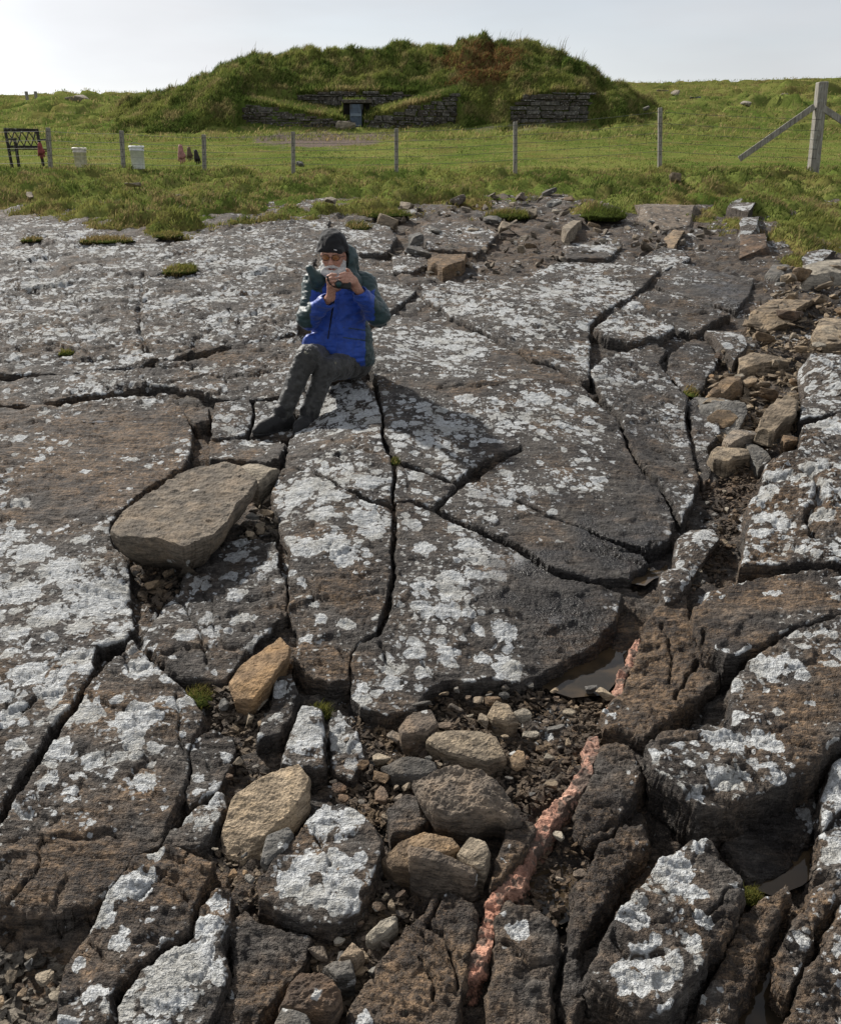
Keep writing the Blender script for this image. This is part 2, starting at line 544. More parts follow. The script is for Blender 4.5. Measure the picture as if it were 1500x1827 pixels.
t = NT("grass_blades")
ca = t.new("ShaderNodeAttribute", attribute_name="col").outputs["Color"]
tr = t.new("ShaderNodeBsdfTranslucent"); t.l.new(ca, tr.inputs["Color"])
mx = t.new("ShaderNodeMixShader"); mx.inputs[0].default_value = .45
t.put(t.b.inputs["Base Color"], ca); t.b.inputs["Roughness"].default_value = .6
t.b.inputs["Specular IOR Level"].default_value = .04
t.l.new(t.b.outputs[0], mx.inputs[1]); t.l.new(tr.outputs[0], mx.inputs[2])
t.l.new(mx.outputs[0], t.n["Material Output"].inputs["Surface"])
M['blade'] = t.m

def wood(name, col, dark):
    t = NT(name)
    p = t.objpos()
    g = t.noise(t.map(p, (40, 40, 3)), 1, 6, .65)
    c = t.mix(t.rng(g, .35, .65), dark, col)
    c = t.mix(t.rng(t.noise(p, 14, 4), .55, .7, 0, .6), c, (.30, .30, .28))
    return t.fin(c, .85, t.bump(g, .5, .006))
M['post'] = wood("weathered_concrete_post", (.30, .28, .245), (.14, .126, .108))
M['bench'] = wood("dark_bench_timber", (.040, .034, .028), (.016, .014, .012))
M['wire'] = plain("galvanised_wire", (.09, .09, .085), .6, 20, .2, metal=.3)
M['bucket'] = plain("white_plastic", (.70, .71, .72), .45, 14, .10)
M['bucket2'] = plain("stained_white_plastic", (.60, .55, .48), .5, 11, .28)
M['redcloth'] = plain("faded_red_rubber", (.20, .045, .045), .7, 12, .5)
M['pinkcloth'] = plain("faded_pink_rubber", (.33, .16, .15), .7, 12, .4)
M['olivecloth'] = plain("dull_brown_rubber", (.11, .075, .050), .75, 12, .4)
M['blackcloth'] = plain("black_rubber", (.020, .016, .016), .6, 12, .4)
M['bluedoor'] = plain("blue_grey_painted_board", (.075, .100, .130), .6, 6, .35)
M['bluebar'] = plain("pale_blue_bar", (.16, .20, .235), .5, 8, .15)
# ------------------------------------------------------------------ bedrock
DU, DT = 0.0022, 0.0034
T0 = math.log(1.12)

def poly_sdf(P, x, y):
    """signed distance, positive inside"""
    d = np.full(np.shape(x), 1e9); inside = np.zeros(np.shape(x), bool)
    n = len(P)
    for i in range(n):
        ax, ay = P[i]; bx, by = P[(i + 1) % n]
        ex, ey = bx - ax, by - ay
        wx, wy = x - ax, y - ay
        t = np.clip((wx * ex + wy * ey) / (ex * ex + ey * ey + 1e-12), 0, 1)
        d = np.minimum(d, (wx - t * ex) ** 2 + (wy - t * ey) ** 2)
        c = ((ay > y) != (by > y)) & (x < (bx - ax) * (y - ay) / (by - ay + 1e-12) + ax)
        inside ^= c
    d = np.sqrt(d)
    return np.where(inside, d, -d)

def line_dist(P, x, y):
    d = np.full(np.shape(x), 1e9)
    for (ax, ay), (bx, by) in zip(P, P[1:]):
        ex, ey = bx - ax, by - ay
        t = np.clip(((x - ax) * ex + (y - ay) * ey) / (ex * ex + ey * ey + 1e-12), 0, 1)
        d = np.minimum(d, (x - ax - t * ex) ** 2 + (y - ay - t * ey) ** 2)
    return np.sqrt(d)

# what grows on and stains the rock: (px, py, rx, ry, lichen, brown, wet) added inside the ellipse
BLOBS = [
    (150, 840, 260, 85, -.42, .95, .0), (250, 800, 160, 60, -.1, .7, .0), (110, 1060, 170, 110, .22, -.2, 0), (90, 1250, 120, 70, .0, .4, 0),
    (230, 1260, 150, 110, .10, .1, 0), (180, 1560, 240, 70, -.55, .75, 0), (200, 1420, 150, 70, -.08, .35, 0), (430, 1080, 110, 100, -.10, -.1, .12),
    (600, 900, 110, 90, .16, 0, 0), (640, 1060, 60, 50, -.30, .55, 0), (580, 1190, 80, 40, -.35, .7, 0), (820, 1080, 130, 120, .10, -.2, 0),
    (1000, 1130, 110, 80, -.45, .25, .75), (1030, 1030, 150, 75, -.45, -.1, .95), (1130, 960, 100, 70, -.4, 0, .8), (900, 950, 70, 26, -.3, 0, .5),
    (960, 890, 110, 16, -.25, .1, .3), (870, 690, 190, 22, -.22, .25, 0), (950, 650, 90, 30, -.25, .5, 0), (830, 620, 170, 60, .16, -.2, 0), (800, 760, 150, 80, .12, -.1, 0),
    (1010, 760, 110, 60, .08, 0, 0), (900, 530, 190, 45, .16, 0, 0), (1150, 850, 60, 90, -.40, 0, .35), (1290, 520, 70, 36, -.4, .0, .65), (1230, 760, 30, 70, -.2, 0, .5),
    (1150, 680, 90, 60, .06, -.1, 0), (180, 470, 260, 60, .12, -.15, 0), (140, 580, 200, 60, .06, .1, 0), (230, 625, 260, 14, -.3, .35, 0), (430, 640, 110, 16, -.3, .5, .1),
    (120, 745, 250, 35, -.4, .45, .1), (400, 560, 120, 60, .05, -.1, 0), (850, 430, 200, 45, -.28, .4, 0),
    (1400, 900, 90, 90, .12, .55, 0), (1380, 1070, 160, 30, -.15, .45, 0), (1270, 1060, 50, 26, .3, 0, 0), (1240, 1350, 110, 60, .38, -.2, 0), (1420, 1290, 110, 90, -.2, .5, .0),
    (1350, 1215, 60, 40, .15, 0, 0), (1200, 1600, 80, 70, .12, .1, 0), (1110, 1700, 60, 50, .12, .1, 0), (1150, 1780, 60, 40, .12, 0, 0), (1270, 1640, 60, 60, -.2, .4, 0),
    (900, 1690, 30, 26, .3, 0, 0), (520, 1580, 60, 60, .25, -.2, 0), (600, 1470, 40, 30, .3, 0, 0), (330, 1740, 70, 70, .22, -.1, 0), (220, 1620, 70, 50, .16, .3, 0),
    (380, 1640, 30, 70, .35, 0, 0), (480, 1720, 90, 60, -.2, .2, 0), (760, 1720, 110, 100, -.5, .6, 0), (1090, 1560, 70, 130, -.5, .35, .25), (1160, 1180, 110, 110, -.5, .75, 0),
    (1500, 1560, 60, 60, .2, .1, 0), (1340, 1700, 60, 90, -.35, .55, .15), (1480, 1740, 60, 50, .1, .2, 0), (1370, 1500, 80, 60, -.5, -.1, .8), (1480, 1390, 40, 60, .3, 0, 0),
    (620, 720, 70, 40, .25, -.1, 0), (430, 750, 60, 40, .2, 0, 0), (360, 1450, 40, 40, .35, 0, 0), (545, 1320, 40, 50, .4, 0, 0), (500, 1240, 30, 30, .4, 0, 0),
]
# joints inside slabs: (points, half-width m, depth m)
CRACKS = [
    ([(255, 492), (258, 520), (250, 560), (252, 600), (267, 640)], .022, .05), ([(262, 505), (300, 490), (360, 485), (450, 480)], .02, .04),
    ([(60, 420), (130, 540), (200, 625)], .015, .03), ([(0, 560), (60, 520), (120, 480), (200, 455)], .015, .02), ([(330, 640), (355, 610), (400, 580), (470, 560)], .018, .03),
    ([(150, 650), (172, 648), (150, 630), (100, 560)], .015, .03), ([(420, 415), (470, 450), (500, 500)], .012, .02), ([(60, 420), (70, 436)], .02, .03),
    ([(593, 802), (640, 806), (680, 815)], .006, .03), ([(515, 815), (560, 812), (620, 825), (690, 848)], .004, .02),
    ([(540, 985), (600, 1000), (690, 1010)], .003, .01), ([(677, 1157), (690, 1180), (707, 1203)], .007, .03), ([(750, 1187), (765, 1203), (780, 1220)], .006, .02),
    ([(1000, 600), (1030, 635), (1050, 655)], .006, .03), ([(790, 700), (900, 690), (1040, 690)], .02, .025), ([(930, 560), (980, 600), (1010, 630)], .006, .02),
    ([(960, 486), (1010, 498), (1060, 530), (1092, 552)], .006, .03), ([(1090, 500), (1120, 515), (1150, 512)], .006, .02),
    ([(320, 1073), (340, 1095), (353, 1123), (370, 1190)], .006, .03), ([(318, 1250), (322, 1330), (330, 1350)], .004, .02), ([(240, 1370), (290, 1362), (340, 1368)], .004, .012),
    ([(535, 1490), (560, 1500), (576, 1528), (590, 1560)], .005, .02), ([(1440, 880), (1455, 920), (1440, 960), (1450, 1000)], .02, .07), ([(1360, 900), (1400, 880), (1500, 870)], .012, .03),
    ([(690, 1650), (760, 1680), (800, 1750)], .005, .03), ([(745, 1720), (770, 1760), (776, 1800)], .006, .03), ([(790, 1600), (770, 1660), (800, 1700), (815, 1780)], .006, .035),
    ([(1180, 1130), (1200, 1180), (1190, 1240)], .006, .03), ([(1250, 1170), (1235, 1210), (1200, 1260)], .007, .04), ([(1140, 1600), (1170, 1640), (1210, 1640), (1230, 1690)], .004, .02),
    ([(1085, 1710), (1120, 1745), (1180, 1740)], .010, .035), ([(900, 1700), (950, 1740), (985, 1730)], .006, .02), ([(160, 1700), (200, 1730), (240, 1740)], .006, .02),
    ([(260, 1580), (300, 1600), (335, 1630)], .006, .025), ([(250, 1620), (330, 1560), (345, 1525)], .004, .015), ([(1330, 1060), (1400, 1075), (1500, 1070)], .005, .012),
    ([(40, 1290), (100, 1230), (130, 1180)], .004, .012), ([(0, 870), (80, 850), (200, 880)], .005, .01), ([(1100, 560), (1150, 580), (1190, 582)], .006, .02),
    ([(1280, 470), (1250, 500), (1200, 520)], .007, .02), ([(1120, 660), (1170, 700), (1210, 740)], .006, .02), ([(1075, 700), (1140, 720), (1200, 800)], .006, .02),
]
CRACKS_W = [(np.array([unproj(*q) for q in P]), w, dp) for P, w, dp in CRACKS]

# the largest pale lichen thalli, one by one: (px, py, radius in px)
THALLI = [(106, 1347, 28), (168, 1372, 20), (257, 1409, 25), (247, 1296, 40), (154, 1286, 33), (312, 1269, 18), (346, 1258, 18), (237, 1341, 22), (86, 1406, 18), (254, 1207, 30), (215, 1365, 14), (130, 1443, 10), (168, 1490, 8),
    (254, 1595, 28), (213, 1608, 25), (185, 1656, 22), (213, 1698, 15), (175, 1797, 20), (144, 1735, 12), (280, 1545, 14), (365, 1750, 25), (330, 1720, 30), (290, 1800, 28), (390, 1630, 18), (375, 1670, 16),
    (407, 1030, 18), (423, 1070, 18), (427, 1107, 18), (333, 1140, 22), (377, 1127, 15), (480, 1017, 18), (423, 993, 22), (360, 1040, 14),
    (653, 937, 28), (663, 963, 22), (593, 980, 30), (613, 1003, 28), (620, 1123, 20), (577, 927, 25), (660, 910, 16), (573, 1113, 12), (545, 880, 30), (590, 895, 22), (560, 1090, 10),
    (813, 950, 18), (757, 990, 20), (853, 1010, 18), (803, 1043, 25), (807, 1070, 22), (757, 1057, 15), (897, 1140, 25), (700, 1227, 18), (753, 1207, 15), (930, 1007, 22), (993, 1118, 15), (860, 1185, 18), (905, 1190, 14), (735, 945, 18), (800, 1190, 16), (850, 1130, 13),
    (640, 715, 22), (660, 745, 16), (600, 760, 18), (713, 765, 16), (800, 770, 20), (760, 800, 14), (830, 720, 20), (960, 720, 26), (1010, 740, 16), (1050, 760, 14), (900, 905, 14), (850, 890, 18), (740, 860, 14),
    (1192, 1588, 38), (1117, 1674, 34), (1220, 1632, 25), (1144, 1756, 30), (1247, 1687, 18), (1233, 1722, 10), (1240, 1530, 16), (1281, 1372, 32), (1247, 1337, 34), (1347, 1372, 25), (1360, 1241, 30), (1330, 1217, 25), (1422, 1255, 12),
    (1474, 1238, 12), (1436, 1306, 10), (1374, 1389, 14), (1300, 1330, 22), (1400, 1180, 16), (923, 1680, 22), (520, 1590, 30), (545, 1560, 26), (560, 1615, 22), (631, 1475, 25), (590, 1543, 15), (545, 1300, 22), (550, 1345, 22), (500, 1245, 16),
    (1270, 1065, 24), (1300, 1080, 18), (1370, 1102, 14), (1350, 920, 30), (1365, 960, 24), (1380, 880, 22), (1455, 920, 18), (1460, 960, 20), (1350, 990, 18), (1480, 790, 36), (1478, 1560, 20), (1490, 1400, 26), (1470, 1440, 18), (370, 1435, 14), (385, 1425, 14), (330, 1470, 14),
    (60, 1000, 34), (110, 1030, 40), (40, 1070, 36), (170, 1090, 34), (205, 1060, 22), (90, 1110, 34), (30, 1140, 28), (150, 1130, 22), (60, 1230, 18), (95, 1265, 14), (20, 1290, 18), (195, 955, 12), (150, 975, 16), (40, 910, 16), (240, 830, 10), (155, 850, 10), (75, 830, 10)]
THALLI_W = [(unproj(a, b), r) for a, b, r in THALLI]
THALLI_W = [(q[0], q[1], r * math.hypot(math.hypot(q[0], q[1]), 1.7) / FPX) for q, r in THALLI_W]

def relief(x, y, rough, seed, terr=0.0, frac=0.0):
    r = rough * (0.009 * fbm2(x * 1.5, y * 1.5, 2, seed) + 0.0095 * fbm2(x * 6 - y * 2, y * 11 + x * 3, 5, seed + 3, .70))
    # thin beds peel off along curving steps
    # (subparallel ledges along the strike of the rock)
    a = y + .42 * x
    n = a * 3.1 + fbm2(x * .8, y * 1.3, 4, seed + 9, .6) * 1.9 + 20
    fl = np.floor(n); fr = n - fl
    r = r + terr * (fl + sstep(.0, .10, fr) - n) * 0.012 * sstep(-.5, .3, fbm2(x * .9, y * .9, 2, seed + 14))
    n2 = a * 9.5 + fbm2(x * 1.7, y * 3.0, 4, seed + 19, .62) * 2.4 + 20
    fl = np.floor(n2); fr = n2 - fl
    r = r + terr * (fl + sstep(.0, .16, fr) - n2) * 0.0055 * sstep(-.3, .4, fbm2(x * 1.6, y * 1.6, 2, seed + 15))
    if frac:
        # small blocks between fine fractures, each a little proud or sunk
        wx = x + .10 * fbm2(x * 3, y * 3, 3, seed + 41); wy = y + .10 * fbm2(x * 3 + 5, y * 3, 3, seed + 42)
        qa = wx * 2.3 + wy * 1.2; qb = wy * 3.4 - wx * .6
        f1, f2, cid = vor2(qa, qb, 71)
        on = sstep(-.25, .35, fbm2(x * .8, y * .8, 2, 72))
        ed = f2 - f1
        r = r + frac * on * ((cid - .5) * .018 * sstep(0, .06, ed) - .013 * np.exp(-(ed / .028) ** 2))
        f1, f2, cid = vor2(qa * 2.7 + 3, qb * 2.9, 73)
        ed = f2 - f1
        on2 = sstep(-.15, .4, fbm2(x * 1.3 + 4, y * 1.3, 2, 74))
        r = r + frac * on2 * ((cid - .5) * .009 * sstep(0, .08, ed) - .006 * np.exp(-(ed / .045) ** 2))
    return r

def blob_mask(px, py, x, y, base):
    m = np.zeros(np.shape(px) + (3,)); m[...] = base
    nx = fbm2(x * 2.6, y * 2.6, 3, 41) * .45
    x0, x1, y0, y1 = px.min(), px.max(), py.min(), py.max()
    for bx, by, rx, ry, l, b, w in BLOBS:
        if bx + 2 * rx < x0 or bx - 2 * rx > x1 or by + 2 * ry < y0 or by - 2 * ry > y1: continue
        q = np.sqrt(((px - bx) / rx) ** 2 + ((py - by) / ry) ** 2) + nx
        k = sstep(1.25, .55, q)
        m[..., 0] += k * l; m[..., 1] += k * b; m[..., 2] += k * w
    m[..., 2] *= .35 + .65 * sstep(-.25, .25, fbm2(x * 3.1, y * 3.1, 3, 77))
    m[..., 1] += .75 * fbm2(x * 4.2, y * 4.2, 4, 78, .6) 
    m[..., 0] += .55 * fbm2(x * 1.9, y * 1.9, 4, 79, .55)
    m[..., 0] = (m[..., 0] + .5) / 2
    tone = np.zeros_like(m)
    tone[..., 0] = .85 * sstep(.08, .45, fbm2(x * 2.9, y * 2.9, 5, 80, .6) + .25 * fbm2(x * 20, y * 20, 3, 82))
    tone[..., 1] = sstep(-.1, .5, fbm2(x * 5, y * 5, 3, 81))
    pt = np.full(np.shape(x), -1.0)
    jag = .38 * fbm2(x * 22, y * 22, 3, 83, .6) + .15 * fbm2(x * 70, y * 70, 2, 84)
    xa, xb, ya, yb = x.min(), x.max(), y.min(), y.max()
    for tx, ty, tr in THALLI_W:
        if tx < xa - .2 or tx > xb + .2 or ty < ya - .2 or ty > yb + .2: continue
        pt = np.maximum(pt, 1 - np.hypot(x - tx, y - ty) / tr)
    tone[..., 2] = np.clip(.5 + .5 * (pt + jag * sstep(-.9, -.3, pt)), 0, 1)
    return np.clip(m, 0, 1), tone

def plan_poly(poly_px, surf):
    return np.array([unproj(px, py, surf) for px, py in poly_px])

def densify(P, seed, amp):
    """split long edges and jog the new points so outlines are not straight"""
    out = []
    rg = np.random.default_rng(seed)
    n = len(P)
    for i in range(n):
        a, b = P[i], P[(i + 1) % n]
        out.append(a)
        L = np.hypot(*(b - a)); k = int(min(4, L / .12))
        nrm = np.array([-(b - a)[1], (b - a)[0]]) / (L + 1e-9)
        for j in range(1, k + 1):
            out.append(a + (b - a) * j / (k + 1) + nrm * rg.normal() * amp * min(L, .3))
    return np.array(out)

def slab(name, poly_px, lift=0.0, tilt=(0, 0), depth=.22, rough=1.0, terr=1.0, rnd=.018, gap=.0015, jit=1.0,
         mask=(.45, .2, 0), mat=None, parent=None, seed=0, fine=1.0, undercut=.0, origin=None, flat=False, dome=0.0, facets=0, frac=1.3):
    """a jointed block: dense top sheet with worn edges and bedded sides"""
    c0 = plan_poly(poly_px, lambda x, y: H(x, y) + lift).mean(0)
    hc = float(H(*c0))
    if flat:
        surf = lambda x, y: hc + lift + tilt[0] * (x - c0[0]) + tilt[1] * (y - c0[1])
    else:
        surf = lambda x, y: H(x, y) + lift + tilt[0] * (x - c0[0]) + tilt[1] * (y - c0[1])
    P = plan_poly(poly_px, surf)
    if flat or jit > 1.2: P = densify(P, seed + 5, .03 * jit)
    du, dt = DU / fine, DT / fine
    pu = P[:, 0] / P[:, 1]; pt = np.log(P[:, 1])
    i0, i1 = math.floor((pu.min() - .01) / du), math.ceil((pu.max() + .01) / du)
    j0, j1 = math.floor((pt.min() - .015 - T0) / dt), math.ceil((pt.max() + .015 - T0) / dt)
    U, T = np.meshgrid(np.arange(i0, i1 + 1) * du, T0 + np.arange(j0, j1 + 1) * dt)
    Y = np.exp(T); X = U * Y
    dist = float(np.exp(pt.mean()))
    size = math.sqrt(max(np.ptp(P[:, 0]) * np.ptp(P[:, 1]), 1e-4))
    e = min(size * .045, .022) * jit
    if flat:
        s = poly_sdf(P, X, Y) - gap + .25 * e * fbm2(X * 9, Y * 9, 3, seed + 21)
    else:       # one warp for all blocks: neighbours keep a common joint
        wx_ = .009 * fbm2(X * 5.5, Y * 5.5, 4, 821, .62); wy_ = .009 * fbm2(X * 5.5 + 7, Y * 5.5, 4, 822, .62)
        s = poly_sdf(P, X + wx_, Y + wy_) - gap - .006 * np.maximum(fbm2(X * 7, Y * 7, 2, seed + 21), 0)
    gy_, gx_ = np.gradient(s)
    # gradient in plan coordinates (grid axes: u -> x, t -> both)
    dxu = Y * du; dxt = U * Y * dt; dyt = Y * dt
    gx = gx_ / dxu; gy = (gy_ - gx * dxt) / dyt
    gl = np.hypot(gx, gy) + 1e-6
    gx, gy = gx / gl, gy / gl
    hcell = np.maximum(dxu, dyt) * .95
    keep = s > -hcell
    mv = keep & (s < 0)
    X2 = np.where(mv, X - s * gx, X); Y2 = np.where(mv, Y - s * gy, Y)
    s2 = np.maximum(s, 0)
    Z = surf(X2, Y2) + relief(X2, Y2, rough, seed, terr, 0 if flat else frac)
    rr = .30 * rnd * (1 + 1.3 * fbm2(X2 * 6, Y2 * 6, 2, seed + 31))
    rr = np.clip(rr, rnd * .08, rnd * 1.4)
    q = np.clip(1 - s2 / rr, 0, 1)
    Z = Z - rr * .8 * (1 - np.sqrt(np.clip(1 - q * q, 0, 1)))
    if facets:                      # broken faces: random planes shave the top
        rgf = np.random.default_rng(seed + 3)
        ctr = P.mean(0)
        a0 = rgf.uniform(0, 6.28)
        for k in range(facets):
            aa = a0 + 6.28 * k / facets + rgf.uniform(-.5, .5)
            dv = np.array([math.cos(aa), math.sin(aa)])
            ext = ((P - ctr) @ dv).max()
            prj = (X2 - ctr[0]) * dv[0] + (Y2 - ctr[1]) * dv[1]
            Z = Z - rgf.uniform(.10, .42) * np.maximum(prj - ext * rgf.uniform(.0, .55), 0)
    if dome:
        Z = Z - dome * np.exp(-s2 / (size * .22))
    for CP_, w, dp in ([] if flat else CRACKS_W):
        if CP_[:, 0].max() > P[:, 0].min() - .1 and CP_[:, 0].min() < P[:, 0].max() + .1 and CP_[:, 1].max() > P[:, 1].min() - .1 and CP_[:, 1].min() < P[:, 1].max() + .1:
            dd = line_dist(CP_, X2 + .012 * fbm2(X2 * 9, Y2 * 9, 3, 51) * min(w / .006, 3), Y2 + .012 * fbm2(X2 * 9, Y2 * 9, 3, 52) * min(w / .006, 3))
            ww = w * (.6 + .8 * np.abs(fbm2(X2 * 4, Y2 * 4, 2, 53)))
            Z = Z - dp * np.exp(-(dd / ww) ** 2)
    idx = np.full(X.shape, -1, np.int64); idx[keep] = np.arange(keep.sum())
    a, b, c, d = idx[:-1, :-1], idx[:-1, 1:], idx[1:, 1:], idx[1:, :-1]
    ok = (a >= 0) & (b >= 0) & (c >= 0) & (d >= 0)
    ok &= (s[:-1, :-1] > 0) | (s[:-1, 1:] > 0) | (s[1:, 1:] > 0) | (s[1:, :-1] > 0)
    Q = np.stack([a[ok], b[ok], c[ok], d[ok]], 1)
    V = np.stack([X2[keep], Y2[keep], Z[keep]], 1)
    ng = np.stack([-gx[keep], -gy[keep]], 1)
    if len(Q) < 2:
        return None
    # boundary loop edges
    E = np.concatenate([Q[:, [0, 1]], Q[:, [1, 2]], Q[:, [2, 3]], Q[:, [3, 0]]])
    key = np.sort(E, 1); kk = key[:, 0] * (len(V) + 1) + key[:, 1]
    un, inv, cnt = np.unique(kk, return_inverse=True, return_counts=True)
    B = E[cnt[inv] == 1]
    bv = np.unique(B)
    rmap = np.full(len(V), -1, np.int64)
    nr = int(min(26, max(3, depth / (dist * .0042))))
    Vs, faces, prev = [V], [Q], None
    base_n = len(V)
    prev_idx = np.arange(len(V))
    bx, by, bz = V[bv, 0], V[bv, 1], V[bv, 2]
    nrm = ng[bv]
    for k in range(1, nr + 1):
        f = k / nr
        zz = bz - depth * f
        ledge = .4 * e * fbm2((bx * nrm[:, 1] - by * nrm[:, 0]) * 6, zz * 46, 3, seed + 61)
        rg = .45 * e * fbm2((bx + by) * 14, zz * 18, 3, seed + 63)
        if facets:
            rg = rg + .10 * size * fbm2((bx * 1.3 - by) / size * 1.6, zz / size * 1.6, 2, seed + 65) * sstep(0, .5, f)
        off = (ledge + rg) * sstep(0, .12, f) + .006 * sstep(0, .1, f) - undercut * f * f
        ring = np.stack([bx + nrm[:, 0] * off, by + nrm[:, 1] * off, zz], 1)
        rm = np.full(len(V), -1, np.int64); rm[bv] = base_n + np.arange(len(bv))
        faces.append(np.stack([B[:, 1], B[:, 0], B[:, 0], B[:, 1]], 1))
        faces[-1] = np.stack([prev_idx[B[:, 1]], prev_idx[B[:, 0]], rm[B[:, 0]], rm[B[:, 1]]], 1)
        Vs.append(ring); base_n += len(bv); prev_idx = rm
    VV = np.concatenate(Vs)
    pxx, pyy = to_px(VV[:, 0], VV[:, 1], VV[:, 2])
    attrs = None
    if mat is None or mat is M['slab']:
        mk_ = blob_mask(pxx, pyy, VV[:, 0], VV[:, 1], mask)
        attrs = {"mask": mk_[0], "tone": mk_[1]}
    ob = mk(name, VV, faces, mat or M['slab'], parent, True, attrs=attrs)
    ob.data.polygons.foreach_set("use_smooth", np.full(len(ob.data.polygons), not flat))
    return ob

# base sheet: the rock floor of the joints and hollows
bedrock = None
def base_sheet():
    du, dt = .0040, .0058
    U, T = np.meshgrid(np.concatenate([np.linspace(-1.9, -.70, 110)[:-1], np.arange(-.70, .70, du), np.linspace(.70, 1.9, 110)]),
                       np.concatenate([np.linspace(math.log(.3), math.log(.95), 70)[:-1], np.arange(math.log(.95), math.log(16.5), dt)]))
    Y = np.exp(T); X = U * Y
    f1, f2, c = vor2(X * 2.6 + .25 * fbm2(X * 3, Y * 3, 2, 3) * 2, Y * 2.0 + .5 * fbm2(X * 2, Y * 2, 2, 4), 5)
    g1, g2, c2 = vor2(X * 7 + .5 * fbm2(X * 5, Y * 5, 2, 3), Y * 5.5, 15)
    Z = H(X, Y) - .045 + relief(X, Y, 1.5, 88, 1.3, .8) + (c - .5) * .035 + (c2 - .5) * .018 - .035 * np.exp(-((f2 - f1) / .05) ** 2) - .014 * np.exp(-((g2 - g1) / .07) ** 2)
    Z = Z + sstep(7, 9, Y) * .045
    n, m = U.shape
    idx = np.arange(n * m).reshape(n, m)
    Q = np.stack([idx[:-1, :-1], idx[:-1, 1:], idx[1:, 1:], idx[1:, :-1]], -1).reshape(-1, 4)
    V = np.stack([X, Y, Z], -1).reshape(-1, 3)
    px, py = to_px(V[:, 0], V[:, 1], V[:, 2])
    mk_, tn_ = blob_mask(px, py, V[:, 0], V[:, 1], (.16, .45, .05))
    far = sstep(6.5, 8.5, V[:, 1])
    mk_[:, 0] = np.clip(mk_[:, 0] - .08 + .08 * far, 0, 1)
    ob = mk("bedrock", V, Q, M['slab'], attrs={"mask": mk_, "tone": tn_}, origin=(0, 5, 0))
    tag(ob, "brown jointed flagstone bedrock sloping up to the grass", kind='structure')
    return ob
bedrock = base_sheet()

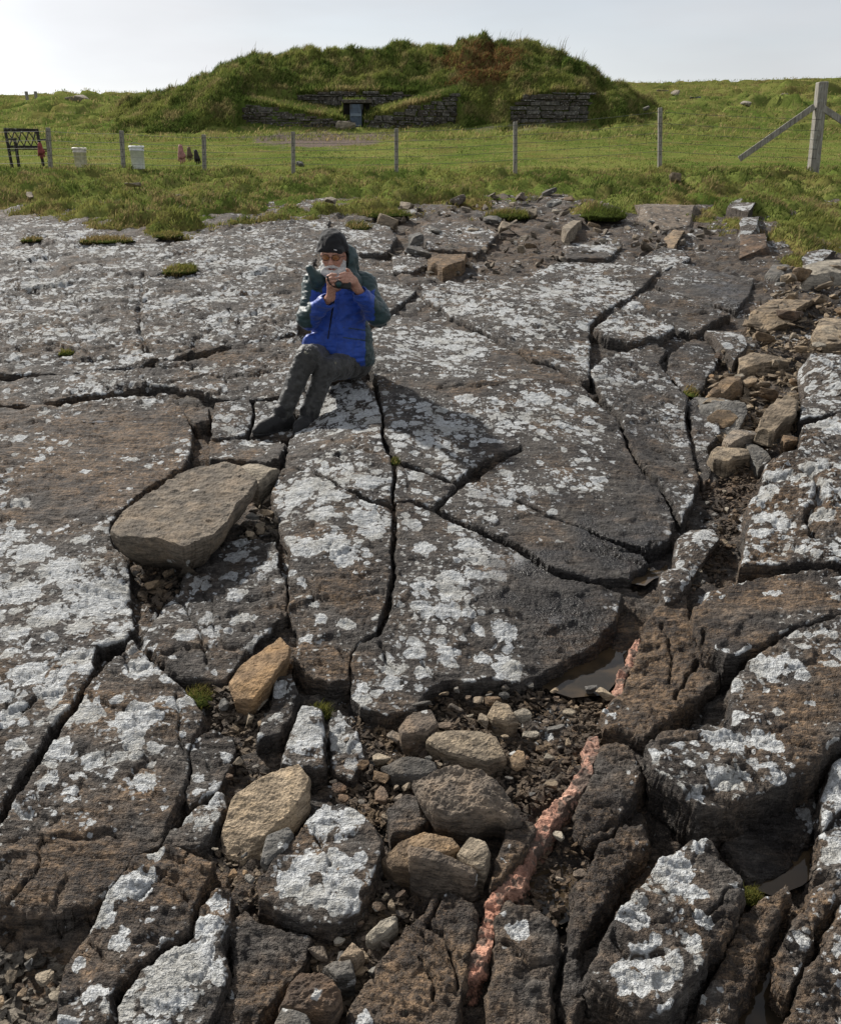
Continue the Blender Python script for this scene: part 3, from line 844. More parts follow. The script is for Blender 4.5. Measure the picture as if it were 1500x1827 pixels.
LI, MI, BR = (.55, .10, 0), (.40, .25, 0), (.12, .6, 0)
SLABS = [
    # (label, polygon, options)
    ("grey slab the seated person sits on, narrow block with white lichen", [(588, 690), (640, 668), (668, 700), (680, 740), (683, 790), (698, 822), (700, 860), (697, 898), (663, 890), (617, 870), (550, 838), (512, 826), (515, 790), (530, 765), (556, 745)], dict(lift=.05, mask=(.62, .1, 0), depth=.3)),
    ("long narrow block with white lichen blotches and brown lower end", [(493, 845), (512, 832), (550, 843), (617, 876), (663, 897), (697, 906), (698, 960), (697, 1020), (692, 1050), (682, 1095), (668, 1125), (640, 1140), (630, 1160), (624, 1210), (590, 1218), (545, 1202), (525, 1180), (528, 1120), (518, 1090), (515, 1030), (520, 990), (500, 950), (487, 890)], dict(lift=.05, mask=(.52, .28, 0), depth=.3, rough=1.2)),
    (None, [(707, 832), (760, 848), (813, 865), (773, 907), (735, 892), (704, 896)], dict(lift=.035, mask=(.55, .08, 0))),
    ("large smooth grey slab beside the seated person", [(668, 610), (662, 588), (703, 562), (760, 574), (857, 596), (903, 622), (950, 648), (1000, 662), (1040, 690), (1062, 720), (1100, 748), (1115, 790), (1140, 838), (1176, 874), (1196, 912), (1203, 935), (1192, 968), (1150, 985), (1060, 948), (960, 906), (905, 888), (862, 862), (856, 850), (890, 826), (935, 802), (930, 794), (880, 812), (842, 832), (815, 858), (760, 840), (714, 824), (702, 798), (686, 768), (684, 738), (676, 690), (660, 655)], dict(lift=.04, mask=(.50, .08, 0), rough=.9, terr=.9, rnd=.02, depth=.25, frac=.8)),
    (None, [(815, 874), (835, 864), (855, 862), (905, 892), (960, 914), (1060, 955), (1140, 990), (1152, 1005), (1120, 1030), (1060, 1035), (985, 1016), (950, 990), (927, 976), (833, 930), (785, 908)], dict(lift=.03, mask=(.50, .08, 0), rough=.8, rnd=.02)),
    ("broad grey slab with scattered white lichen rosettes below the cross-shaped crack", [(706, 900), (735, 897), (773, 913), (833, 943), (927, 989), (985, 1027), (1060, 1044), (1112, 1062), (1095, 1110), (1062, 1150), (980, 1200), (920, 1215), (860, 1215), (790, 1212), (760, 1228), (740, 1262), (690, 1277), (640, 1262), (624, 1240), (632, 1165), (645, 1144), (680, 1130), (694, 1098), (704, 1050), (707, 1020), (708, 960)], dict(lift=.045, mask=(.50, .08, 0), rough=1.0, rnd=.02, depth=.25, frac=.7)),
    (None, [(750, 522), (800, 502), (860, 512), (940, 502), (962, 484), (1000, 468), (1060, 470), (1140, 462), (1175, 485), (1155, 505), (1130, 526), (1088, 548), (1052, 580), (1052, 640), (1050, 678), (1036, 680), (1000, 655), (950, 640), (903, 613), (857, 587), (800, 562), (788, 546), (760, 536)], dict(lift=.07, mask=(.55, .15, 0), terr=1.6, rnd=.03)),
    (None, [(1057, 588), (1100, 556), (1131, 535), (1165, 560), (1202, 584), (1175, 602), (1125, 612), (1085, 602)], dict(lift=.10, mask=(.55, .2, 0), terr=1.4)),
    (None, [(1137, 529), (1165, 514), (1210, 530), (1262, 548), (1305, 560), (1270, 574), (1240, 592), (1212, 584), (1172, 557)], dict(lift=.08, mask=(.42, .35, 0), terr=1.4)),
    (None, [(1180, 490), (1212, 470), (1260, 480), (1345, 498), (1335, 530), (1310, 555), (1265, 544), (1210, 525), (1168, 510)], dict(lift=.07, mask=(.42, .1, .2), terr=1.2)),
    (None, [(1142, 460), (1180, 441), (1217, 446), (1232, 461), (1185, 482)], dict(lift=.08, mask=(.55, .1, 0))),
    (None, [(1050, 664), (1075, 642), (1100, 632), (1160, 608), (1187, 625), (1175, 650), (1190, 670), (1228, 712), (1220, 740), (1238, 820), (1248, 860), (1235, 900), (1215, 930), (1201, 906), (1182, 868), (1146, 832), (1121, 786), (1108, 745), (1076, 710)], dict(lift=.05, mask=(.50, .1, .12), rough=1.0, terr=1.3)),
    (None, [(1195, 632), (1235, 607), (1262, 612), (1282, 640), (1252, 690), (1234, 702), (1188, 667)], dict(lift=.03, mask=(.3, .3, .3))),
    (None, [(1225, 716), (1248, 705), (1275, 740), (1285, 770), (1262, 800), (1270, 840), (1255, 870), (1244, 825)], dict(lift=.02, mask=(.42, .1, .3))),
    ("wide brown and white slab at the left edge with thick lichen crust", [(-90, 728), (100, 724), (200, 712), (300, 706), (330, 735), (345, 772), (335, 830), (260, 872), (195, 932), (200, 968), (230, 1002), (232, 1050), (240, 1118), (225, 1138), (175, 1155), (165, 1170), (168, 1200), (138, 1245), (88, 1300), (40, 1380), (-5, 1450), (-90, 1570)], dict(lift=.05, mask=(.50, .2, 0), rough=1.25, terr=1.5, rnd=.03, depth=.3)),
    ("brown slab with round white lichen patches at lower left", [(237, 1142), (275, 1190), (310, 1217), (345, 1242), (366, 1276), (350, 1300), (336, 1340), (331, 1390), (324, 1420), (300, 1470), (285, 1508), (245, 1525), (215, 1560), (195, 1590), (165, 1625), (90, 1640), (0, 1625), (-90, 1605), (-90, 1575), (3, 1468), (62, 1375), (112, 1300), (154, 1235), (184, 1200)], dict(lift=.05, mask=(.42, .3, 0), rough=1.3, terr=1.6, rnd=.025, depth=.25)),
    ("dark block with large white lichen discs beside the tilted tan boulder", [(345, 992), (400, 967), (440, 957), (493, 967), (497, 1010), (511, 1040), (516, 1100), (488, 1120), (440, 1160), (405, 1213), (350, 1213), (312, 1203), (272, 1163), (253, 1150), (268, 1110), (293, 1072), (322, 1052), (337, 1012)], dict(lift=.02, mask=(.40, .1, .1), rough=1.4, terr=1.2, rnd=.03)),
    (None, [(342, 1322), (376, 1302), (414, 1312), (423, 1342), (404, 1388), (388, 1408), (340, 1438), (329, 1424), (338, 1380)], dict(lift=.02, mask=(.42, .25, .1))),
    ("pointed white-crusted block beside the flat gold stone", [(288, 1509), (302, 1481), (343, 1447), (371, 1426), (388, 1404), (400, 1408), (407, 1433), (395, 1464), (367, 1502), (347, 1517)], dict(lift=.04, mask=(.72, .05, 0), rnd=.03)),
    ("rounded brown block with white lichen below the big lower slab", [(240, 1532), (255, 1518), (302, 1511), (343, 1524), (388, 1545), (350, 1619), (343, 1662), (309, 1675), (250, 1726), (202, 1778), (190, 1850), (95, 1850), (105, 1780), (119, 1717), (158, 1658), (187, 1607)], dict(lift=.06, mask=(.40, .5, 0), rough=1.5, terr=1.5, rnd=.04, depth=.3)),
    ("white-crusted ridge block at the bottom edge", [(206, 1783), (252, 1733), (312, 1682), (346, 1667), (358, 1622), (378, 1592), (410, 1582), (416, 1640), (392, 1680), (406, 1720), (400, 1770), (365, 1850), (196, 1850)], dict(lift=.07, mask=(.55, .2, 0), rough=1.5, rnd=.045, depth=.3)),
    (None, [(408, 1722), (412, 1652), (440, 1622), (458, 1642), (502, 1652), (560, 1672), (543, 1720), (503, 1760), (480, 1800), (440, 1850), (375, 1850)], dict(lift=.02, mask=(.25, .3, .15), rough=1.6)),
    ("block with a bright white lichen face beside the pebble gully", [(528, 1492), (570, 1432), (611, 1426), (640, 1442), (683, 1488), (680, 1525), (660, 1577), (645, 1620), (590, 1660), (540, 1650), (515, 1637), (460, 1600), (456, 1564), (497, 1523)], dict(lift=.06, mask=(.48, .3, 0), rough=1.3, rnd=.035)),
    ("upright lichened post of rock behind the flat gold stone", [(535, 1267), (556, 1262), (576, 1272), (582, 1303), (578, 1365), (556, 1375), (501, 1361), (515, 1313)], dict(lift=.08, tilt=(0, .1), mask=(.72, 0, 0), rnd=.025, depth=.25)),
    (None, [(490, 1207), (520, 1202), (529, 1240), (519, 1280), (500, 1310), (470, 1320), (457, 1328), (466, 1290), (481, 1255)], dict(lift=.05, mask=(.55, .1, 0), rnd=.03)),
    (None, [(587, 1287), (610, 1282), (640, 1310), (652, 1350), (625, 1390), (592, 1380)], dict(lift=.0, mask=(.42, .05, .2), rnd=.03)),
    (None, [(688, 1440), (720, 1415), (760, 1420), (772, 1455), (750, 1482), (700, 1485)], dict(lift=.03, mask=(.2, .4, .1), rnd=.03)),
    ("thick block with a broad white lichen cap and brown front face", [(1152, 1330), (1178, 1303), (1213, 1298), (1268, 1301), (1300, 1287), (1302, 1217), (1336, 1176), (1380, 1148), (1420, 1125), (1500, 1104), (1580, 1095), (1580, 1280), (1500, 1320), (1480, 1340), (1446, 1372), (1395, 1400), (1343, 1420), (1300, 1440), (1250, 1445), (1210, 1410), (1165, 1370)], dict(lift=.20, mask=(.40, .3, 0), rough=1.5, terr=1.5, rnd=.045, depth=.42, undercut=.05)),
    ("thick brown block with white crust along its rim, right of the pool", [(1235, 1085), (1260, 1055), (1310, 1040), (1400, 1020), (1470, 1017), (1500, 1022), (1580, 1012), (1580, 1083), (1500, 1097), (1420, 1115), (1370, 1140), (1330, 1163), (1295, 1178), (1260, 1150), (1238, 1115)], dict(lift=.20, mask=(.40, .4, 0), rough=1.4, rnd=.05, depth=.42, undercut=.05)),
    ("high pale block with thick lichen beside the rubble gully", [(1320, 1012), (1330, 960), (1333, 900), (1358, 864), (1364, 826), (1420, 796), (1432, 756), (1500, 738), (1580, 735), (1580, 1000), (1500, 1008), (1448, 1000), (1400, 1008)], dict(lift=.18, mask=(.52, .35, 0), rough=1.8, terr=1.6, rnd=.06, depth=.4)),
    (None, [(1425, 745), (1430, 712), (1460, 692), (1500, 687), (1580, 690), (1580, 728), (1500, 733)], dict(lift=.16, mask=(.6, .1, 0), rnd=.05, depth=.35)),
    ("square block with broad white lichen at lower right", [(1257, 1492), (1274, 1495), (1285, 1529), (1322, 1560), (1329, 1595), (1298, 1660), (1268, 1701), (1220, 1780), (1192, 1812), (1137, 1821), (1086, 1783), (1048, 1756), (1045, 1725), (1069, 1687), (1113, 1612), (1144, 1567), (1196, 1523), (1220, 1505)], dict(lift=.13, mask=(.46, .25, 0), rough=1.5, terr=1.2, rnd=.045, depth=.35)),
    (None, [(1329, 1629), (1401, 1584), (1408, 1605), (1374, 1680), (1340, 1742), (1302, 1818), (1285, 1850), (1240, 1850), (1249, 1776), (1285, 1715), (1309, 1650)], dict(lift=.06, mask=(.25, .6, 0), rough=1.8, rnd=.04, depth=.3)),
    (None, [(1456, 1492), (1500, 1452), (1580, 1420), (1580, 1575), (1500, 1612), (1458, 1660), (1430, 1712), (1430, 1735), (1405, 1780), (1385, 1750), (1388, 1695), (1402, 1660), (1436, 1612), (1460, 1545)], dict(lift=.09, mask=(.38, .5, 0), rough=1.7, rnd=.05, depth=.3)),
    (None, [(1440, 1737), (1464, 1667), (1502, 1622), (1580, 1590), (1580, 1850), (1400, 1850), (1414, 1787)], dict(lift=.10, mask=(.36, .4, .1), rough=1.6, rnd=.05, depth=.3)),
    (None, [(1460, 1422), (1475, 1382), (1502, 1345), (1580, 1305), (1580, 1415), (1500, 1447), (1466, 1480)], dict(lift=.13, mask=(.55, .2, 0), rnd=.05, depth=.3)),
    (None, [(1285, 1510), (1310, 1450), (1400, 1410), (1450, 1392), (1456, 1440), (1450, 1490), (1400, 1560), (1335, 1572), (1300, 1530)], dict(lift=-.02, mask=(.1, .1, .6), rough=.8)),
    (None, [(902, 1600), (943, 1612), (995, 1653), (998, 1687), (988, 1735), (984, 1850), (864, 1850), (868, 1780), (876, 1735), (882, 1680), (879, 1639)], dict(lift=.06, mask=(.22, .5, 0), rough=1.8, rnd=.04)),
    (None, [(772, 1590), (826, 1600), (848, 1610), (850, 1677), (836, 1735), (818, 1783), (806, 1850), (610, 1850), (627, 1780), (675, 1722), (703, 1680), (744, 1625)], dict(lift=.05, mask=(.12, .65, 0), rough=2.0, terr=1.8, rnd=.04)),
    (None, [(905, 1455), (943, 1455), (962, 1466), (942, 1502), (922, 1528), (900, 1562), (874, 1576), (879, 1529), (896, 1492)], dict(lift=.09, mask=(.2, .55, 0), rough=1.8, rnd=.035, depth=.25)),
    ("bare brown block beside the shallow pool", [(1180, 1067), (1225, 1064), (1236, 1120), (1262, 1160), (1288, 1187), (1284, 1215), (1240, 1250), (1190, 1290), (1150, 1320), (1120, 1312), (1078, 1302), (1070, 1277), (1098, 1245), (1128, 1190), (1142, 1150), (1155, 1110)], dict(lift=.05, mask=(.12, .7, 0), rough=1.7, terr=1.6, rnd=.04)),
    (None, [(1068, 1322), (1110, 1322), (1140, 1342), (1148, 1390), (1120, 1448), (1085, 1488), (1050, 1498), (1026, 1472), (1034, 1430), (1058, 1372)], dict(lift=.06, mask=(.1, .6, 0), rough=1.9, rnd=.05)),
    (None, [(1066, 1512), (1110, 1480), (1150, 1470), (1158, 1509), (1113, 1570), (1069, 1629), (1034, 1698), (1040, 1783), (1020, 1850), (1000, 1776), (1018, 1629), (1022, 1577), (1051, 1543)], dict(lift=.03, mask=(.08, .45, .3), rough=2.0, rnd=.05)),
    # upper left pavement
    ("wide grey lichened pavement reaching the grass at upper left", [(-90, 395), (60, 390), (200, 418), (300, 436), (420, 408), (520, 395), (590, 392), (575, 440), (545, 500), (540, 560), (530, 598), (400, 622), (270, 652), (120, 668), (-90, 668)], dict(lift=.04, mask=(.50, .15, 0), terr=2.2, rnd=.03, rough=1.4, depth=.12, frac=3.0)),
    (None, [(-90, 690), (100, 672), (250, 657), (370, 636), (450, 606), (535, 604), (545, 640), (530, 690), (480, 715), (400, 712), (350, 700), (300, 690), (200, 702), (100, 718), (-90, 725)], dict(lift=.035, mask=(.48, .2, 0), terr=2.2, rnd=.03, rough=1.5, depth=.12, frac=3.0)),
    (None, [(592, 446), (640, 458), (695, 488), (742, 520), (704, 554), (662, 578), (640, 602), (562, 600), (552, 560), (556, 500), (582, 446)], dict(lift=.06, mask=(.42, .2, 0), terr=2.0, rnd=.03)),
    (None, [(545, 606), (640, 606), (662, 650), (640, 664), (590, 686), (556, 738), (530, 742), (512, 712), (536, 690), (552, 640)], dict(lift=-.02, mask=(.42, .15, 0), rnd=.03)),
    (None, [(386, 718), (446, 712), (452, 732), (440, 776), (378, 782), (380, 750)], dict(lift=.05, mask=(.5, .1, 0))),
    (None, [(456, 716), (500, 712), (528, 745), (522, 775), (446, 777), (456, 735)], dict(lift=.05, mask=(.45, .1, 0))),
    (None, [(373, 788), (430, 783), (495, 783), (512, 796), (500, 822), (460, 822), (375, 822)], dict(lift=.03, mask=(.45, .05, 0))),
    (None, [(330, 740), (372, 725), (376, 750), (350, 758)], dict(lift=.06, mask=(.3, .4, 0), gap=.002)),
    (None, [(598, 402), (690, 396), (708, 425), (690, 452), (640, 450), (590, 432)], dict(lift=.12, mask=(.6, .05, 0), terr=1.8, rnd=.04)),
    (None, [(750, 402), (830, 396), (890, 418), (850, 452), (762, 442)], dict(lift=.12, mask=(.6, .05, 0), terr=1.8, rnd=.04)),
    (None, [(700, 455), (745, 450), (770, 470), (735, 485), (700, 480)], dict(lift=.10, mask=(.55, .1, 0), rnd=.04)),
    (None, [(1000, 436), (1060, 428), (1110, 436), (1085, 462), (1010, 462)], dict(lift=.09, mask=(.5, .1, 0), rnd=.05)),
]
for k_, (lab_, P_, o_) in enumerate(SLABS):
    o_ = dict(o_); o_['lift'] = o_.get('lift', 0) * (.62 if o_.get('lift', 0) > 0 else 1); o_['rough'] = o_.get('rough', 1) * .85
    ob_ = slab("rock_slab", P_, parent=bedrock, seed=100 + 7 * k_, **o_)
    if lab_: ob_["label"] = lab_

# pink mineral vein crossing the lower rocks, nearly flush with them
for k_, P_ in enumerate([
    [(1104, 1200), (1122, 1168), (1132, 1142), (1142, 1140), (1136, 1180), (1114, 1218), (1096, 1250), (1086, 1250)],
    [(1036, 1334), (1050, 1310), (1068, 1314), (1064, 1352), (1056, 1384), (1036, 1424), (1010, 1438), (1000, 1428), (1024, 1396), (1042, 1366)],
    [(966, 1460), (984, 1434), (1002, 1428), (1014, 1436), (1000, 1466), (976, 1496), (952, 1524), (940, 1536), (920, 1538), (924, 1512), (950, 1486)],
    [(922, 1540), (942, 1536), (938, 1572), (928, 1598), (904, 1604), (892, 1626), (884, 1660), (880, 1694), (866, 1722), (852, 1752), (832, 1758), (836, 1726), (850, 1696), (854, 1660), (866, 1618), (882, 1590), (908, 1566)]]):
    v_ = slab("mineral_vein", P_, parent=bedrock, seed=900 + k_, lift=.014, rough=1.4, terr=.8, rnd=.008, depth=.2, mat=M['vein'], fine=1.8, gap=.001, jit=2.0, frac=1.5)
    if v_ is not None: v_["label"] = "salmon pink vein of rock running through the brown blocks"
# ------------------------------------------------------------------ grassland
EDGE = [(-300, 384), (0, 384), (60, 392), (130, 396), (180, 404), (240, 408), (300, 425), (345, 420), (380, 400), (430, 392), (500, 392), (560, 396), (600, 388), (700, 386),
        (760, 378), (830, 372), (900, 385), (950, 362), (1000, 358), (1020, 385), (1060, 400), (1100, 385), (1130, 392), (1180, 390), (1240, 395), (1290, 425), (1320, 415),
        (1370, 412), (1400, 440), (1425, 475), (1460, 462), (1500, 450), (1800, 450)]
_e = np.array([unproj(px, py) for px, py in EDGE])
_eu = _e[:, 0] / _e[:, 1]
def edge_s(x, y):
    return y - np.interp(x / y, _eu, _e[:, 1]) + 1.15 * fbm2(x * .8, y * .8, 5, 201, .65)

def tussock(x, y, seed=210):
    f1, _, c = vor2(x * 1.6 + .5 * fbm2(x * .8, y * .8, 2, seed), y * 1.3 + .5 * fbm2(x * .8 + 9, y * .8, 2, seed + 1), seed)
    g1, _, c2 = vor2(x * 3.3, y * 2.6, seed + 5)
    return (1 - f1 * f1) * (.35 + .65 * c) + .35 * (1 - g1 * g1) * c2 - .65

_lb = J(150, 170, 48)
def Gz(x, y):
    """grass surface"""
    x = np.asarray(x, float); y = np.asarray(y, float)
    z = H(x, y) + .018 * x * sstep(28, 55, y)
    z = z + .75 * np.exp(-((x - _lb.x) / 2.6) ** 2 - ((y - 47) / 3) ** 2)
    z = z + .5 * np.exp(-((x + 24) / 5) ** 2 - ((y - 47) / 3) ** 2)
    bank = sstep(23.5, 20, y)
    hill = sstep(33, 40, y)
    amp = .34 * bank + .03 * (1 - bank) * (1 - hill) + .10 * hill
    z = z + amp * tussock(x, y) + .06 * bank
    # two turf banks with broken edges beside the mound
    sr = sstep(5.5, 8.5, x) * sstep(38, 41, y)
    for y0, hh in ((43.5, .42), (49.5, .50)):
        yy = y - y0 - 1.3 * gn2(x * .16, x * 0 + y0, 225) - .4 * gn2(x * .7, x * 0 + y0, 226)
        z = z + sr * hh * (sstep(0, .25, yy) - sstep(0, 5.5, yy)) * (.35 + .65 * sstep(-.3, .3, gn2(x * .3, x * 0 + 3 * y0, 227)))
    # eroded turf steps on the slope behind
    n = fbm2(x * .10 + 3, y * .22, 3, 222) * 2.2 + 6
    z = z + hill * .42 * (np.floor(n) + sstep(0, .12, n - np.floor(n)) - n)
    return z

def Gedge(x, y):
    s = edge_s(x, y)
    k = sstep(-.1, 1.3, s)
    return H(x, y) * (1 - k) + Gz(x, y) * k - .02 - .25 * sstep(.05, -.5, s)

du = .0046
U_ = np.concatenate([np.linspace(-3, -.75, 30)[:-1], np.arange(-.75, .75, du), np.linspace(.75, 3, 30)])
T_ = np.concatenate([np.arange(math.log(9.3), math.log(64), .0062), np.linspace(math.log(64), math.log(5500), 46)])
U, T = np.meshgrid(U_, T_)
Y = np.exp(T); X = U * Y
Z = Gedge(X, Y)
n_, m_ = U.shape
ii = np.arange(n_ * m_).reshape(n_, m_)
Qg = np.stack([ii[:-1, :-1], ii[:-1, 1:], ii[1:, 1:], ii[1:, :-1]], -1).reshape(-1, 4)
Vg = np.stack([X, Y, Z], -1).reshape(-1, 3)
gpx, gpy = to_px(Vg[:, 0], Vg[:, 1], Vg[:, 2])

def ground_mask(px, py, x, y):
    m = np.zeros((len(px), 3))
    nz = fbm2(x * 1.2, y * .8, 3, 231)
    # trodden earth before the entrance
    q = np.sqrt(((px - 575) / 130) ** 2 + ((py - 249) / 13) ** 2) + .5 * nz
    m[:, 0] = sstep(1.15, .7, q)
    q = np.sqrt(((px - 900) / 90) ** 2 + ((py - 226) / 7) ** 2) + .5 * nz
    m[:, 0] = np.maximum(m[:, 0], .5 * sstep(1.2, .6, q))
    s = edge_s(x, y)
    m[:, 1] = sstep(1.4, .1, s) * .7 + sstep(.15, .6, fbm2(x * .7, y * .7, 3, 233)) * .4
    m[:, 1] += sstep(45, 52, y) * .25
    m[:, 2] = sstep(.0, .4, -tussock(x, y)) * (.2 + .7 * sstep(24, 20, y))  # low gaps between tussocks coloured darker to paint their shade
    return np.clip(m, 0, 1)
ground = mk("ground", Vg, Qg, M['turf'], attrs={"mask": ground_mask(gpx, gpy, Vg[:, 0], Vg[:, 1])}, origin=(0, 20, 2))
tag(ground, "rough green grass field rising behind the bare rock", kind='structure')

# ------------------------------------------------------------------ grass blades
def blades(name, P, hgt, width, cols, parent=None, label=None, lean=(.35, -.1), spread=.5, top=False):
    """one three-sided blade for every root point"""
    n = len(P)
    r = np.random.default_rng(len(name) + n)
    az = r.uniform(0, 2 * np.pi, n)
    wd = np.stack([np.cos(az), np.sin(az) * .6, np.zeros(n)], 1) * (width * r.uniform(.6, 1.3, n))[:, None]
    hh = hgt * r.uniform(.55, 1.35, n)
    dirv = np.stack([lean[0] + r.normal(0, spread, n), lean[1] + r.normal(0, spread, n), np.ones(n)], 1)
    dirv /= np.linalg.norm(dirv, axis=1)[:, None]
    mid = P + dirv * (hh * .55)[:, None]
    tip = P + dirv * (hh * .95)[:, None] + np.stack([lean[0] * hh * .4, lean[1] * hh * .4, -hh * .1], 1)
    P0 = P - np.array([0, 0, .012])
    V = np.stack([P0 - wd / 2, P0 + wd / 2, mid + wd * .38, mid - wd * .38, tip], 1).reshape(-1, 3)
    b = np.arange(n) * 5
    F = [np.stack([b, b + 1, b + 2, b + 3], 1), np.stack([b + 3, b + 2, b + 4], 1)]
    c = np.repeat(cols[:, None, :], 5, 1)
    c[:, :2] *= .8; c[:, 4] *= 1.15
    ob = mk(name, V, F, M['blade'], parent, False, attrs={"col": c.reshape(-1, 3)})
    if label: tag(ob, label, 'grass' if parent is None else None, kind='stuff')
    else: tag(ob, kind='stuff')
    return ob

def grass_cols(x, y, r, brown=0.0):
    a = sstep(-.35, .45, fbm2(x * .5, y * .5, 3, 251) + r.normal(0, .25, len(x)))[:, None]
    b = sstep(.05, .6, fbm2(x * 1.1, y * 1.1, 3, 255) + r.normal(0, .25, len(x)) + brown)[:, None]
    c = np.array([.088, .122, .028]) * (1 - a) + np.array([.226, .230, .064]) * a
    c = c * (1 - b) + np.array([.290, .230, .105]) * b
    dk = (.55 + .45 * sstep(-.45, .25, tussock(x, y)))[:, None] if False else 1.0
    return 1.0 * c * r.uniform(.5, 1.4, len(x))[:, None]

r_ = np.random.default_rng(31)
u_ = r_.uniform(-.62, .62, 250000); y_ = np.exp(r_.uniform(math.log(10.2), math.log(34.5), 250000))
x_ = u_ * y_
s_ = edge_s(x_, y_)
tz = tussock(x_, y_)
field = sstep(20.5, 24, y_)
keep = (s_ > -.10) & (r_.uniform(0, 1, len(x_)) < (.22 + .78 * sstep(-.35, .25, tz)) * (1 - .45 * field))
px_, py_ = to_px(x_, y_, Gedge(x_, y_))
gm = ground_mask(px_, py_, x_, y_)
keep &= r_.uniform(0, 1, len(x_)) > gm[:, 0] * .95
x_, y_, s_, tz, field = x_[keep], y_[keep], s_[keep], tz[keep], field[keep]
P_ = np.stack([x_, y_, Gedge(x_, y_)], 1)
hg = (.022 + .058 * sstep(-.2, .5, tz)) * (1 - .45 * field) + .02
blades("grass", P_, hg, .006 + .0006 * y_, grass_cols(x_, y_, r_, .30 * sstep(1.6, 0, s_) + .08 - .14 * field) * (.74 + .26 * field)[:, None], label="short green and straw coloured turf grass between rock and mound")
# beyond the fence and on the far slope
u_ = r_.uniform(-.62, .62, 60000); y_ = np.exp(r_.uniform(math.log(34), math.log(63), 60000)); x_ = u_ * y_
P_ = np.stack([x_, y_, Gz(x_, y_)], 1)
blades("grass", P_, np.full(len(x_), .13), .03, grass_cols(x_, y_, r_, .1), label="rough grass on the far slope against the sky")

# ------------------------------------------------------------------ burial mound
mound = empty("burial_mound", (J(640, 240, 37)[0], 37, float(Gz(-2, 37))), "grass covered burial mound with drystone facade and low entrance", "mound")
G_ = None
COLS = [  # px, wall line, wall top row, ledge row, row over the back wall, crest row   (None = the ground itself)
    (120, 37.5, None, None, None, None), (200, 37.5, None, None, None, 177), (250, 37.3, 222, 200, 199, 174), (330, 37.4, 210, 172, 170, 133), (390, 37.5, 205, 155, 152, 112),
    (432, 37.7, 200, 150, 145, 97), (438, 38.2, 180, 170, 160, 95), (470, 38.0, 184, 174, 160, 93), (540, 37.5, 199, 186, 163, 95), (612, 37.05, 212, 196, 162, 92),
    (616, 38.2, 184, 180, 162, 92), (653, 38.2, 184, 180, 162, 90), (657, 37.05, 211, 196, 162, 90), (690, 37.3, 199, 188, 162, 86), (740, 37.7, 183, 176, 164, 83), (812, 38.4, 165, 156, 150, 82),
    (822, 38.0, 186, 150, 146, 81), (850, 37.5, 215, 145, 142, 76), (895, 37.7, 212, 160, 150, 73), (908, 38.6, 184, 150, 140, 73), (930, 38.6, 172, 148, 138, 72), (985, 38.8, 158, 148, 140, 86),
    (1042, 39.0, 163, 153, 150, 114), (1055, 38.8, 190, 172, 168, 120), (1100, 38.5, 196, 180, 178, 144), (1150, 38.5, None, None, None, 157), (1230, 38.5, None, None, None, None)]
cx_ = np.array([J(c[0], 200, 39.5).x for c in COLS])
WALLPX = {438, 470, 540, 612, 616, 653, 657, 690, 740, 812, 908, 930, 985, 1042}
kd = np.array([[35.0, c[1] - (.04 if c[0] in WALLPX else 1.3), c[1] + .04, 39.46, 39.56, 43.2, 47, 57] for c in COLS])
def _row(px, row, d):
    p = J(px, 200 if row is None else row, d)
    return float(Gz(p.x, d)) - .25 if row is None else p.z
kz = []
for c in COLS:
    g = lambda d: float(Gz(J(c[0], 200, d).x, d))
    cr = _row(c[0], c[5], 43.2)
    kz.append([g(35) - .2, g(c[1] - (0 if c[0] in WALLPX else 1.3)) - .12, _row(c[0], c[2], c[1]), _row(c[0], c[3], 39.46), _row(c[0], c[4], 39.56), cr, cr - .35 if c[5] else g(47) - .25, g(57) - .4])
kz = np.array(kz)
gx = np.arange(cx_[0], cx_[-1], .065)
gy = np.unique(np.concatenate([np.arange(34.8, 37, .16), np.arange(37, 43.5, .055), np.arange(43.5, 57.4, .2)]))
KD = np.stack([np.interp(gx, cx_, kd[:, i]) for i in range(8)], 1)
KZ = np.stack([np.interp(gx, cx_, kz[:, i]) for i in range(8)], 1)
MZ = np.stack([np.interp(gy, KD[i], KZ[i]) for i in range(len(gx))], 1)
MX, MY = np.meshgrid(gx, gy)
# soften the ridge and give it hummocks
rw = sstep(39.9, 40.6, MY)
sm = MZ.copy()
for _i in range(3):
    pad = np.pad(sm, ((6, 6), (0, 0)), mode='edge')
    sm = np.stack([pad[k:k + sm.shape[0]] for k in range(13)], 0).mean(0)
    pad = np.pad(sm, ((0, 0), (5, 5)), mode='edge')
    sm = np.stack([pad[:, k:k + sm.shape[1]] for k in range(11)], 0).mean(0)
MZ = MZ * (1 - rw) + sm * rw
hum = .85 * rw * tussock(MX * .62, MY * .62, 261) * (.55 + .45 * sstep(-.4, .4, fbm2(MX * .3, MY * .3, 2, 267))) + .12 * rw * fbm2(MX * 2, MY * 2, 3, 262)
flank = sstep(36.3, 37.2, MY) * (1 - rw) * np.clip(sstep(-7.2, -7.7, MX) + sstep(7.0, 7.5, MX) + sstep(1.75, 1.95, MX) * sstep(3.6, 3.4, MX), 0, 1)
hum = hum + flank * (.45 * tussock(MX * .7, MY * .7, 263))
hum = hum + .05 * (1 - rw) * sstep(.02, .2, MZ - Gz(MX, MY)) * (tussock(MX * 1.8, MY * 1.8, 264) + .3)
MZ = MZ + hum * sstep(-.1, .3, MZ - Gz(MX, MY))
n_, m_ = MX.shape
ii = np.arange(n_ * m_).reshape(n_, m_)
Qm = np.stack([ii[:-1, :-1], ii[:-1, 1:], ii[1:, 1:], ii[1:, :-1]], -1).reshape(-1, 4)
Vm = np.stack([MX, MY, MZ], -1).reshape(-1, 3)
